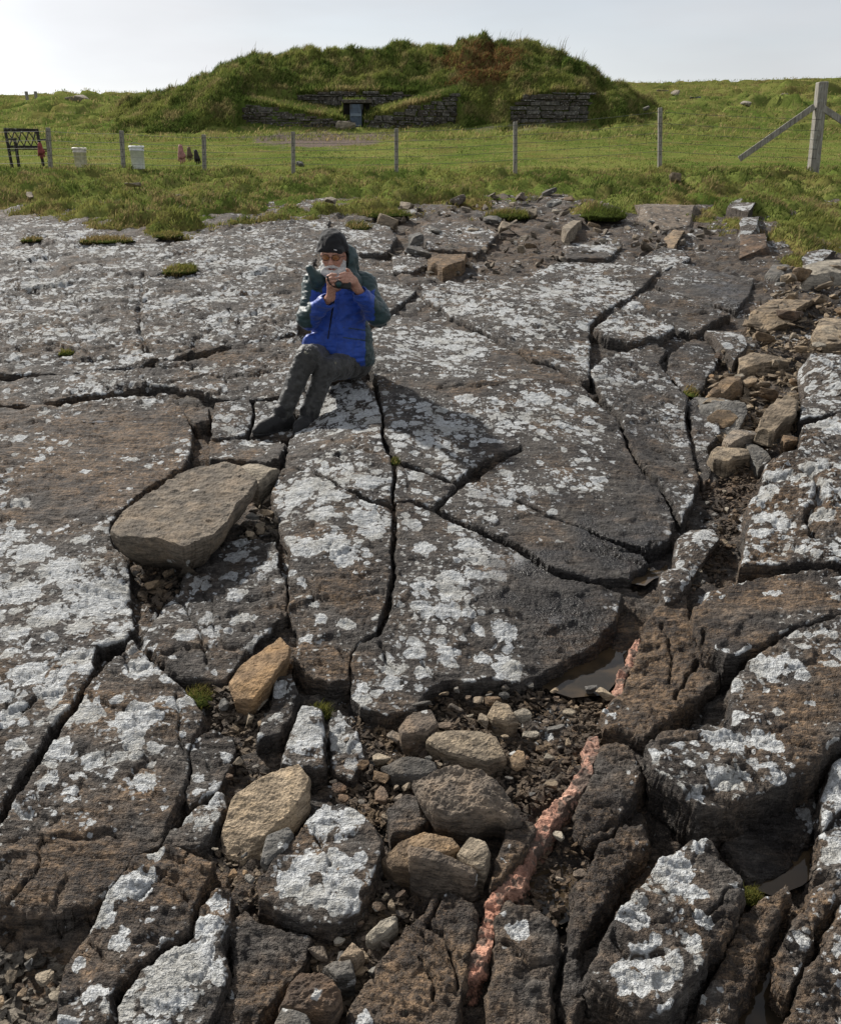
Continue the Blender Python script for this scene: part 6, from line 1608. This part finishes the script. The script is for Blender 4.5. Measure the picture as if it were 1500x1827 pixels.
# ------------------------------------------------------------------ seated person
class Field:
    """signed distance on a grid; smooth unions; meshed with surface nets"""
    def __init__(s, lo, hi, res):
        s.lo = np.array(lo, float); s.res = res
        s.n = np.ceil((np.array(hi) - s.lo) / res).astype(int) + 1
        s.f = np.full(s.n, 0.12, np.float32)
    def box(s, lo, hi):
        a = np.clip(np.floor((np.array(lo) - s.lo) / s.res).astype(int), 0, s.n)
        b = np.clip(np.ceil((np.array(hi) - s.lo) / s.res).astype(int) + 1, 0, s.n)
        if np.any(b <= a): return None, None
        ax = [s.lo[i] + s.res * np.arange(a[i], b[i]) for i in range(3)]
        P = np.stack(np.meshgrid(*ax, indexing='ij'), -1)
        return tuple(slice(a[i], b[i]) for i in range(3)), P
    def put(s, sl, d, k, op):
        f = s.f[sl]
        if op == 'sub':
            s.f[sl] = np.maximum(f, -d); return
        h = np.clip(.5 + .5 * (f - d) / k, 0, 1)
        s.f[sl] = f * (1 - h) + d * h - k * h * (1 - h)
    def cap(s, a, b, ra, rb, k=.02, op='add', flat=None):
        """tapered capsule"""
        a = np.array(a, float); b = np.array(b, float); m = max(ra, rb) + .11
        sl, P = s.box(np.minimum(a, b) - m, np.maximum(a, b) + m)
        if sl is None: return
        ab = b - a
        t = np.clip(((P - a) @ ab) / (ab @ ab + 1e-9), 0, 1)
        q = P - a - t[..., None] * ab
        if flat is not None:      # (axis, squash): thinner along an axis
            ax = np.array(flat[0], float); ax /= np.linalg.norm(ax)
            c = q @ ax
            q = q + (c * (1 / flat[1] - 1))[..., None] * ax
        d = np.linalg.norm(q, axis=-1) - (ra + (rb - ra) * t)
        s.put(sl, d, k, op)
    def ell(s, c, r, k=.02, op='add', R=None):
        c = np.array(c, float); r = np.array(r, float); m = r.max() + .11
        sl, P = s.box(c - m, c + m)
        if sl is None: return
        q = P - c
        if R is not None: q = q @ R
        q = q / r
        L = np.linalg.norm(q, axis=-1)
        d = (L - 1) * r.min() * .6 + (L - 1) * r.mean() * .4
        s.put(sl, d, k, op)
    def points(s):
        ax = [s.lo[i] + s.res * np.arange(s.n[i]) for i in range(3)]
        return np.stack(np.meshgrid(*ax, indexing='ij'), -1)
    def displace(s, scale, amp, seed, octv=2, aniso=(1, 1, 1)):
        near = np.abs(s.f) < amp * 3 + s.res * 3
        ax = [s.lo[i] + s.res * np.arange(s.n[i]) for i in range(3)]
        I = np.argwhere(near)
        P = s.lo + I * s.res
        s.f[near] += (fbm3(P * scale * np.array(aniso), octv, seed) * amp).astype(np.float32)
    def mesh(s):
        f = s.f; ins = f < 0
        nx, ny, nz = f.shape
        c = np.zeros((nx - 1, ny - 1, nz - 1), np.int8)
        for dx in (0, 1):
            for dy in (0, 1):
                for dz in (0, 1):
                    c += ins[dx:nx - 1 + dx, dy:ny - 1 + dy, dz:nz - 1 + dz]
        act = (c > 0) & (c < 8)
        I = np.argwhere(act)
        idx = np.full(act.shape, -1, np.int64); idx[act] = np.arange(len(I))
        acc = np.zeros((len(I), 3)); cnt = np.zeros(len(I))
        corners = [(dx, dy, dz) for dx in (0, 1) for dy in (0, 1) for dz in (0, 1)]
        val = {k: f[I[:, 0] + k[0], I[:, 1] + k[1], I[:, 2] + k[2]].astype(float) for k in corners}
        for a in corners:
            for ax in range(3):
                if a[ax]: continue
                b = list(a); b[ax] = 1; b = tuple(b)
                va, vb = val[a], val[b]
                m = (va < 0) != (vb < 0)
                t = np.where(m, va / np.where(va - vb == 0, 1, va - vb), 0)
                p = np.tile(np.array(a, float), (len(I), 1)); p[:, ax] += t
                acc += p * m[:, None]; cnt += m
        V = s.lo + (I + acc / np.maximum(cnt, 1)[:, None]) * s.res
        F = []
        for ax in range(3):
            o1, o2 = [(1, 2), (2, 0), (0, 1)][ax]
            sl0 = [slice(1, n - 1) for n in f.shape]; sl0[ax] = slice(0, f.shape[ax] - 1)
            sl1 = list(sl0); sl1[ax] = slice(1, f.shape[ax])
            a, b = ins[tuple(sl0)], ins[tuple(sl1)]
            E = np.argwhere(a != b)
            if not len(E): continue
            off = np.ones(3, int); off[ax] = 0
            E = E + off
            flip = ins[E[:, 0], E[:, 1], E[:, 2]]
            def at(d1, d2):
                q = E.copy(); q[:, o1] -= d1; q[:, o2] -= d2
                return idx[q[:, 0], q[:, 1], q[:, 2]]
            q = np.stack([at(1, 1), at(0, 1), at(0, 0), at(1, 0)], 1)
            q[~flip] = q[~flip][:, ::-1]
            F.append(q)
        F = np.concatenate(F)
        return V, F[(F >= 0).all(1)]

def nrm(v): return np.array(v, float) / np.linalg.norm(v)
A = lambda px, py, d: np.array(J(px, py, d))
pel, chest, neck, head = A(607, 640, 6.22), A(603, 548, 6.20), A(600, 500, 6.16), A(595, 458.5, 6.10)
shR, elR, wrR = A(562, 509, 6.17), A(550, 566, 6.04), A(590, 530, 5.84)
shL, elL, wrL = A(648, 507, 6.17), A(673, 562, 6.04), A(636, 513, 5.86)
hipR, knR, anR, toeR = A(584, 641, 6.20), A(549, 636, 5.80), A(503, 741, 5.70), A(464, 764, 5.60)
hipL, knL, anL, toeL = A(632, 645, 6.20), A(580, 660, 5.84), A(550, 742, 5.74), A(535, 765, 5.62)
mm_ = 6.15 * .98 / FPX           # metres per photo pixel at the person
FW = nrm([-.10, -1, -.06]); UPV = nrm([0.0, -.03, 1]); SD = np.cross(FW, UPV); SD = nrm(SD); UPV = np.cross(SD, FW)
RH = np.stack([SD, FW, UPV], 1)   # head frame columns: side (image right is -SD or +SD), forward, up
if SD[0] < 0: SD = -SD; RH = np.stack([SD, FW, UPV], 1)
def hp(x, y, z): return head + SD * x + FW * y + UPV * z

lo = np.min([pel, head, elR, elL, toeR, toeL, wrR], 0) - .25; hi = np.max([pel, head, elR, elL, toeR], 0) + .25
# ---- body: one continuous skin
B = Field(lo, hi, .0045)
B.ell(hp(0, -.012, .03), (.076, .094, .098), .02, R=RH)          # skull
B.ell(hp(0, .022, -.045), (.060, .066, .074), .03, R=RH)         # jaw and face
B.ell(hp(0, .062, -.085), (.030, .026, .028), .02, R=RH)         # chin
B.cap(hp(0, .084, .012), hp(0, .104, -.026), .009, .013, .012)    # nose
B.ell(hp(0, .100, -.030), (.019, .012, .010), .008, R=RH)
for sx in (-1, 1):
    B.ell(hp(sx * .040, .066, -.018), (.022, .018, .018), .015, R=RH)   # cheeks
    B.ell(hp(sx * .031, .096, .014), (.017, .014, .011), .006, 'sub', R=RH)  # eye sockets
    B.ell(hp(sx * .031, .076, .014), (.012, .012, .012), .003, R=RH)    # eyeballs
    B.ell(hp(sx * .031, .084, .032), (.022, .010, .007), .010, R=RH)    # brow
    B.ell(hp(sx * .078, -.005, -.005), (.010, .020, .032), .008, R=RH)  # ears
B.ell(hp(0, .093, -.062), (.021, .016, .007), .004, 'sub', R=RH)        # open mouth
B.cap(hp(0, -.02, -.07), neck, .055, .060, .02)
B.cap(neck + np.array([0, .03, 0]), chest + np.array([0, .03, 0]), .06, .105, .05); B.cap(chest + np.array([0, .03, 0]), pel, .105, .12, .05)
B.cap(shR, shL, .06, .06, .04)
for sh, el, wr in ((shR, elR, wrR), (shL, elL, wrL)):
    B.cap(sh, el, .050, .042, .02); B.cap(el, wr, .040, .026, .015)
for hip, kn, an in ((hipR, knR, anR), (hipL, knL, anL)):
    B.cap(hip, kn, .070, .045, .03); B.cap(kn, an, .045, .034, .02); 
for an_, toe_, sz_ in ((anR, toeR, float(A(480, 776, 5.62)[2])), (anL, toeL, float(A(540, 774, 5.66)[2]))):
    tq = toe_.copy(); tq[2] = sz_ + .045
    hq = an_.copy(); hq[2] = sz_ + .05
    B.cap(an_, hq, .034, .03, .02); B.cap(hq, tq, .028, .024, .02)
# hands: palm, four fingers of two segments, thumb
def hand(wr, palm, knuckles, mids, tips, tb, tm, tt):
    B.cap(wr, palm, .027, .032, .02)
    for kq in knuckles: B.cap(palm, kq, .022, .0125, .012)
    for kq, mq, tq in zip(knuckles, mids, tips):
        B.cap(kq, mq, .0108, .0100, .004); B.cap(mq, tq, .0098, .0082, .003)
    B.cap(palm, tb, .019, .0125, .012); B.cap(tb, tm, .0120, .0108, .004); B.cap(tm, tt, .0105, .0085, .003)
hand(wrR, A(592, 513, 5.80), [A(586, 493.5, 5.775), A(585, 499, 5.765), A(586.5, 505, 5.762), A(589, 510.5, 5.765)],
     [A(592, 489.5, 5.745), A(592.5, 495.5, 5.738), A(593.5, 501.5, 5.738), A(595, 507.5, 5.742)],
     [A(600, 490.0, 5.735), A(601, 496.2, 5.728), A(601, 502.0, 5.728), A(600.5, 508, 5.735)],
     A(596, 512, 5.775), A(601, 514, 5.77), A(606, 513, 5.775))
hand(wrL, A(630, 501.5, 5.82), [A(626, 489, 5.80), A(625, 494, 5.785), A(625, 499.5, 5.778), A(626, 504, 5.775)],
     [A(616, 487.5, 5.77), A(615, 492.5, 5.755), A(615.5, 498, 5.75), A(617, 502.5, 5.75)],
     [A(607, 489.5, 5.755), A(605, 494.5, 5.742), A(606, 500, 5.74), A(609, 503.6, 5.742)],
     A(626, 489, 5.83), A(622, 483, 5.81), A(619, 480.5, 5.79))
V, F = B.mesh()
skin = NT("skin")
p_ = skin.pos()
hs_ = skin.noise(p_, 90, 3, .6)
skin_c = skin.mix(skin.rng(hs_, .35, .65), (.36, .185, .130), (.47, .265, .195))
skin.b.inputs["Subsurface Weight"].default_value = .12
skin.b.inputs["Subsurface Radius"].default_value = (.012, .004, .002)
M['skin'] = skin.fin(skin_c, .55, skin.bump(hs_, .25, .002))
M['eye'] = plain("eye", (.10, .08, .07), .3)
M['lip'] = plain("mouth", (.16, .045, .04), .5)
person = mk("person", V, F, M['skin'], None, True)
tag(person, "person in blue and dark green jacket and black hat sitting on the slab", "person")

def cloth_mat(name, col, fold=1.0, rough=.62, var=.22):
    t = NT(name)
    p = t.pos()
    n1 = t.noise(p, 22, 4, .6); n2 = t.noise(p, 420, 2, .5)
    c = t.mix(t.rng(n1, .3, .7), tuple(k * (1 - var) for k in col), tuple(k * (1 + var) for k in col))
    t.b.inputs["Sheen Weight"].default_value = .15
    h = t.math('ADD', n1, t.math('MULTIPLY', n2, .12))
    return t.fin(c, rough, t.bump(h, .45 * fold, .02))
M['blue'] = cloth_mat("blue_nylon", (.015, .056, .300), rough=.48)
M['green'] = cloth_mat("dark_green_nylon", (.016, .040, .042), rough=.45)
M['blackk'] = cloth_mat("black_knit", (.010, .010, .011), rough=.9)
M['trouser'] = cloth_mat("dark_trouser_cloth", (.034, .033, .030), 1.8, rough=.40, var=.5)
M['boot'] = cloth_mat("black_boot_leather", (.007, .0065, .0065), rough=.55)
M['sole'] = plain("boot_sole", (.02, .02, .02), .8)
M['strap'] = plain("black_strap", (.012, .012, .013), .7)
M['beard'] = cloth_mat("white_beard", (.52, .51, .49), 1.6, rough=.85, var=.25)

# ---- jacket
Jk = Field(lo, hi, .0065)
hem = A(604, 628, 6.16)
Jk.cap(neck + np.array([0, .02, -.05]), chest, .115, .178, .06, flat=((0, 1, 0), .80))
Jk.cap(chest, hem, .180, .196, .06, flat=((0, 1, 0), .84))
Jk.cap(shR, shL, .085, .085, .05)
Jk.cap(A(556, 612, 6.06), A(640, 630, 6.12), .062, .080, .05)                    # bunched hem over the lap
Jk.cap(A(648, 640, 6.20), A(640, 600, 6.20), .085, .10, .05)
for sh, el, wr in ((shR, elR, wrR), (shL, elL, wrL)):
    Jk.cap(sh, el, .082, .076, .03)
    cu = el + (wr - el) * .80
    Jk.cap(el, cu, .072, .050, .03)
    Jk.cap(el + (wr - el) * .72, cu, .050, .050, .01)
Jk.displace(9, .009, 11, 3, (1, 1, 2.2))
Jk.displace(24, .006, 12, 2, (.6, 1, 2.4))
# sleeve mouths and lower opening
for el, wr in ((elR, wrR), (elL, wrL)):
    Jk.cap(el + (wr - el) * .84, el + (wr - el) * 1.1, .040, .040, .01, 'sub')
Jk.cap(A(596, 486, 6.12), A(598, 508, 6.10), .060, .050, .01, 'sub')              # open neck
V, F = Jk.mesh()
C_ = V[F].mean(1)
fpx, fpy = to_px(C_[:, 0], C_[:, 1], C_[:, 2])
nz_ = fbm3(C_ * 14, 2, 5) * 3
gr = (fpy + nz_ < 524 - .10 * np.abs(fpx - 603)) & ((fpx < 575) | (fpx > 632)) & (C_[:, 1] > 5.95)
gr |= (fpx < 553 + (fpy - 520) * .02 + nz_) & (fpy < 585) & (fpy > 505)                     # outer sleeve
gr |= (fpx > 668 + nz_) & (fpy < 580)
gr |= (fpx > 652 + nz_) & (fpy > 572)                                                 # side panel
gr |= (fpx > 636) & (fpx < 660) & (fpy < 530) & (C_[:, 1] > 6.05)
gr |= C_[:, 1] > 6.235
gr |= (fpy < 505) & (C_[:, 1] > 5.98)
jacket = mk("jacket", V, F, None, person, True, mats=[M['blue'], M['green']], midx=gr.astype(int))
jacket["label"] = "bright blue jacket with dark green shoulders, sleeves and side panel"
# hood thrown behind the head
Hd = Field(head - .30, head + .30, .006)
Hd.ell(hp(.045, -.060, -.030), (.112, .105, .128), .03, R=RH)
Hd.cap(hp(-.12, .00, -.16), hp(-.03, -.08, -.12), .060, .075, .05)
Hd.cap(hp(.13, .0, -.16), hp(.05, -.08, -.12), .060, .075, .05)
Hd.cap(hp(-.155, .03, -.075), hp(-.10, .03, -.15), .028, .045, .03)              # turned collar corner
Hd.ell(hp(0.012, .05, -.005), (.094, .135, .128), .01, 'sub', R=RH)
Hd.ell(hp(0.012, .09, -.10), (.070, .10, .09), .01, 'sub', R=RH)
Hd.displace(18, .010, 21, 2)
V, F = Hd.mesh(); mk("hood", V, F, M['green'], jacket, True)
# flap, pocket seams and hem cord
def ribbon(name, pts, w, th, mat, parent):
    bm = bmesh.new()
    for a, b in zip(pts, pts[1:]):
        a, b = Vector(a), Vector(b); ax = b - a
        if ax.length < 1e-5: continue
        bm_box(bm, (a + b) / 2, (w, th, ax.length * 1.06), ax.to_track_quat('Z', 'Y').to_matrix().to_4x4())
    return bm_obj(name, bm, mat, parent, False)
def on_front(px, py, fld, off=.004):
    """first point of a field along a sight line"""
    ds = np.arange(5.5, 6.5, .003)
    P = np.array([A(px, py, d) for d in ds])
    I = np.clip(((P - fld.lo) / fld.res).astype(int), 0, fld.n - 1)
    v = fld.f[I[:, 0], I[:, 1], I[:, 2]]
    k = np.argmax(v < 0)
    return P[k] - np.array([0, off, 0]) if v[k] < 0 else P[len(P) // 2]
ribbon("zip_flap", [on_front(602 - i * .25, 522 + i * 10, Jk) for i in range(11)], .016, .008, M['blue'], jacket)
ribbon("pocket_seam", [on_front(612 + i * 6, 584 + i * .8, Jk, .001) for i in range(8)], .005, .006, M['green'], jacket)
ribbon("pocket_seam", [on_front(612 + i * 6, 602 + i * .8, Jk, .001) for i in range(8)], .005, .006, M['green'], jacket)

# ---- trousers
Tr = Field(np.minimum(lo, toeR - .2), hi, .0065)
Tr.cap(hipR, hipL, .125, .125, .05)
for hip, kn, an in ((hipR, knR, anR), (hipL, knL, anL)):
    Tr.cap(hip, kn, .104, .082, .012); Tr.cap(kn, kn + (an - kn) * .45, .080, .066, .008); Tr.cap(kn + (an - kn) * .45, an + (an - kn) * .02, .066, .060, .008)
Tr.displace(11, .009, 31, 3, (1.6, 1.6, .5))
Tr.displace(30, .003, 32, 2, (1, 1, 2))
for an, toe in ((anR, toeR), (anL, toeL)):
    pass
V, F = Tr.mesh()
trousers = mk("trousers", V, F, M['trouser'], person, True)
trousers["label"] = "worn dark trousers with pale scuffs at the knees"
scuff = plain("pale_scuff", (.19, .18, .14), .8, 60, .4)
for (px, py, rx, rz) in ((547, 632, .024, .018), (540, 643, .020, .006), (598, 648, .010, .010)):
    p = on_front(px, py, Tr, -.003)
    bm = bmesh.new()
    bmesh.ops.create_icosphere(bm, subdivisions=2, radius=1)
    for v in bm.verts:
        w = 1 + .35 * math.sin(v.co.x * 5 + px) * math.cos(v.co.z * 4)
        v.co = Vector((p[0] + v.co.x * rx * w, p[1] + v.co.y * .008, p[2] + v.co.z * rz * w))
    bm_obj("knee_scuff", bm, scuff, trousers, True)
# ---- boots
def boot(an, toe, sole_z):
    an, toe = np.array(an), np.array(toe)
    d = nrm((toe - an) * np.array([1, 1, 0])); s_ = np.array([-d[1], d[0], 0])
    heel = an - d * .035; heel[2] = sole_z + .045
    ball = toe.copy() - d * .03; ball[2] = sole_z + .042
    tip = toe + d * .015; tip[2] = sole_z + .036
    f = Field(np.minimum(an, tip) - .16, np.maximum(an, tip) + .16, .0055)
    f.cap(an + np.array([0, 0, .03]), heel + np.array([0, 0, .03]), .056, .054, .03)
    f.cap(heel, ball, .044, .050, .03); f.cap(ball, tip, .050, .040, .02)
    f.cap(an * .6 + heel * .4 + d * .03, ball + np.array([0, 0, .02]), .050, .042, .03)
    f.displace(30, .003, 41, 2)
    P = f.points()
    f.f = np.maximum(f.f, (sole_z + .018 - P[..., 2]).astype(np.float32))
    V, F = f.mesh(); bt = mk("boot", V, F, M['boot'], person, True)
    f2 = Field(np.minimum(an, tip) - .16, np.maximum(an, tip) + .16, .0055)
    f2.cap(heel, ball, .050, .056, .03); f2.cap(ball, tip, .056, .045, .02)
    P = f2.points()
    f2.f = np.maximum(np.maximum(f2.f, (P[..., 2] - sole_z - .024).astype(np.float32)), (sole_z - P[..., 2]).astype(np.float32))
    V, F = f2.mesh(); mk("sole", V, F, M['sole'], bt, True)
    for k in range(4):
        c = an + d * (.03 + .022 * k); c[2] = sole_z + .135 - .018 * k
        ribbon("lace", [c + s_ * .03, c + np.array([0, 0, .008]) + d * .01, c - s_ * .03], .005, .005, M['strap'], bt)
SOLE_R = float(A(480, 776, 5.62)[2]); SOLE_L = float(A(540, 774, 5.66)[2])
boot(anR, toeR, SOLE_R); boot(anL, toeL, SOLE_L)

# ---- hat, glasses, beard, hair
Ht = Field(head - .25, head + .28, .005)
Ht.ell(hp(0, -.018, .062), (.094, .110, .090), .02, R=RH)
Ht.ell(hp(-.008, -.028, .118), (.074, .084, .062), .04, R=RH)
Ht.cap(hp(-.072, .015, .050), hp(.072, .015, .050), .036, .036, .03)
Ht.cap(hp(-.055, .062, .046), hp(.055, .062, .046), .030, .030, .02)
P = Ht.points(); q = (P - head) @ RH
cut = (.038 + .03 * np.clip(-q[..., 1] / .1, -1, 1) * -1 * 0) - q[..., 2] + .22 * np.clip(q[..., 1], -.2, .0)
Ht.f = np.maximum(Ht.f, cut.astype(np.float32))
Ht.displace(25, .006, 51, 2)
V, F = Ht.mesh(); hat = mk("hat", V, F, M['blackk'], person, True); hat["label"] = "black fleece beanie pulled low"
bm = bmesh.new(); p = Vector(hp(.034, .098, .060)); bm_box(bm, p, (.020, .004, .006), Matrix.Rotation(-.15, 4, 'Z') @ Matrix.Rotation(.2, 4, 'Y'))
bm_obj("hat_tag", bm, plain("white_tag", (.5, .5, .5), .6), hat)
Bd = Field(head - .25, head + .22, .0045)
Bd.ell(hp(0, .052, -.098), (.058, .046, .048), .02, R=RH)
Bd.cap(hp(-.064, .010, -.015), hp(-.052, .038, -.080), .020, .034, .02)
Bd.cap(hp(.062, .006, -.03), hp(.052, .038, -.080), .020, .034, .02)
Bd.cap(hp(-.034, .082, -.056), hp(0, .098, -.042), .012, .012, .01)
Bd.cap(hp(.034, .082, -.056), hp(0, .098, -.042), .012, .012, .01)
Bd.ell(hp(0, .105, -.064), (.022, .030, .0095), .003, 'sub', R=RH)
Bd.displace(55, .006, 61, 3, (1, 1, .6))
V, F = Bd.mesh(); bd = mk("beard", V, F, M['beard'], person, True); bd["label"] = "short full white beard and moustache"
bm = bmesh.new(); bmesh.ops.create_icosphere(bm, subdivisions=2, radius=1)
for v in bm.verts: v.co = Vector(hp(v.co.x * .019, .083 + v.co.y * .010, -.063 + v.co.z * .008))
bm_obj("mouth", bm, M['lip'], person, True)
t = NT("orange_lens")
t.b.inputs["Alpha"].default_value = .5
M['lens'] = t.fin((.26, .11, .03), .15)
glasses = empty("glasses", Vector(hp(0, .105, .012))); set_parent(glasses, person)
for sx in (-1, 1):
    bm = bmesh.new(); n = 20; rings = []
    for r, y in ((0, .1075), (.7, .106), (1, .103), (1, .101), (.7, .104), (0, .1055)):
        rings.append([bm.verts.new(Vector(hp(sx * .034 + .027 * r * math.cos(2 * math.pi * k / n), y - .012 * abs(.027 * r * math.cos(2 * math.pi * k / n) * sx + .0) / .027 * .6, .011 + .019 * r * math.sin(2 * math.pi * k / n)))) for k in range(n)])
    for a, b in zip(rings, rings[1:]):
        for k in range(n): bm.faces.new((a[k], a[(k + 1) % n], b[(k + 1) % n], b[k]))
    bmesh.ops.remove_doubles(bm, verts=bm.verts[:], dist=1e-5)
    bm_obj("lens", bm, M['lens'], glasses, True)
    bm = bmesh.new()
    bm_tube(bm, [hp(sx * .034 + .028 * math.cos(a), .103, .011 + .020 * math.sin(a)) for a in np.linspace(0, 2 * math.pi, 21)], .0016, 6, False)
    bm_tube(bm, [hp(sx * .062, .100, .014), hp(sx * .082, .05, .014), hp(sx * .084, -.01, .006)], .0018, 6)
    bm_obj("frame", bm, M['strap'], glasses, True)
bm = bmesh.new(); bm_tube(bm, [hp(-.007, .105, .014), hp(0, .110, .017), hp(.007, .105, .014)], .0016, 6)
bm_obj("bridge", bm, M['strap'], glasses, True)

# ---- hand-held camera with strap, held in both hands
cc = A(612, 507, 5.775)
camera_thing = empty("handheld_camera", Vector(cc), "black handheld camera held in both hands before the blue jacket", "camera")
M['camblack'] = plain("camera_black", (.014, .015, .016), .35, 60, .2)
M['glassdark'] = plain("camera_lens_glass", (.02, .05, .05), .05, 10, .1)
bm = bmesh.new(); bm_box(bm, A(615, 508, 5.785), (.085, .070, .048), Matrix.Rotation(.08, 4, 'Y'), bevel=.012)
bm_obj("camera_body", bm, M['camblack'], camera_thing)
bm = bmesh.new()
a, b = Vector(A(603, 505, 5.775)), Vector(A(604.5, 507.5, 5.715))
bm_tube(bm, [a, a.lerp(b, .5), b], [.026, .025, .023], 18)
ln = bm_obj("lens_barrel", bm, M['camblack'], camera_thing, True)
bm = bmesh.new(); bm_tube(bm, [b, b + (b - a) * .05], [.017, .017], 18); bm_obj("front_glass", bm, M['glassdark'], ln, True)
ribbon("hand_strap", [A(584, 493, 5.752), A(585.5, 501, 5.742), A(590, 508, 5.737), A(598, 513, 5.742), A(604, 515, 5.755)], .012, .004, M['strap'], camera_thing)
st_ = [A(627, 513, 5.80), A(630, 519, 5.80)] + [on_front(632 - i * 1.0, 522 + 8 * i, Jk, .004) for i in range(1, 3)]
ribbon("neck_strap", [A(597, 515, 5.79)] + [on_front(598 - i * 2.6, 524 + i * 16, Jk, .006) for i in range(1, 6)], .010, .004, M['strap'], camera_thing)
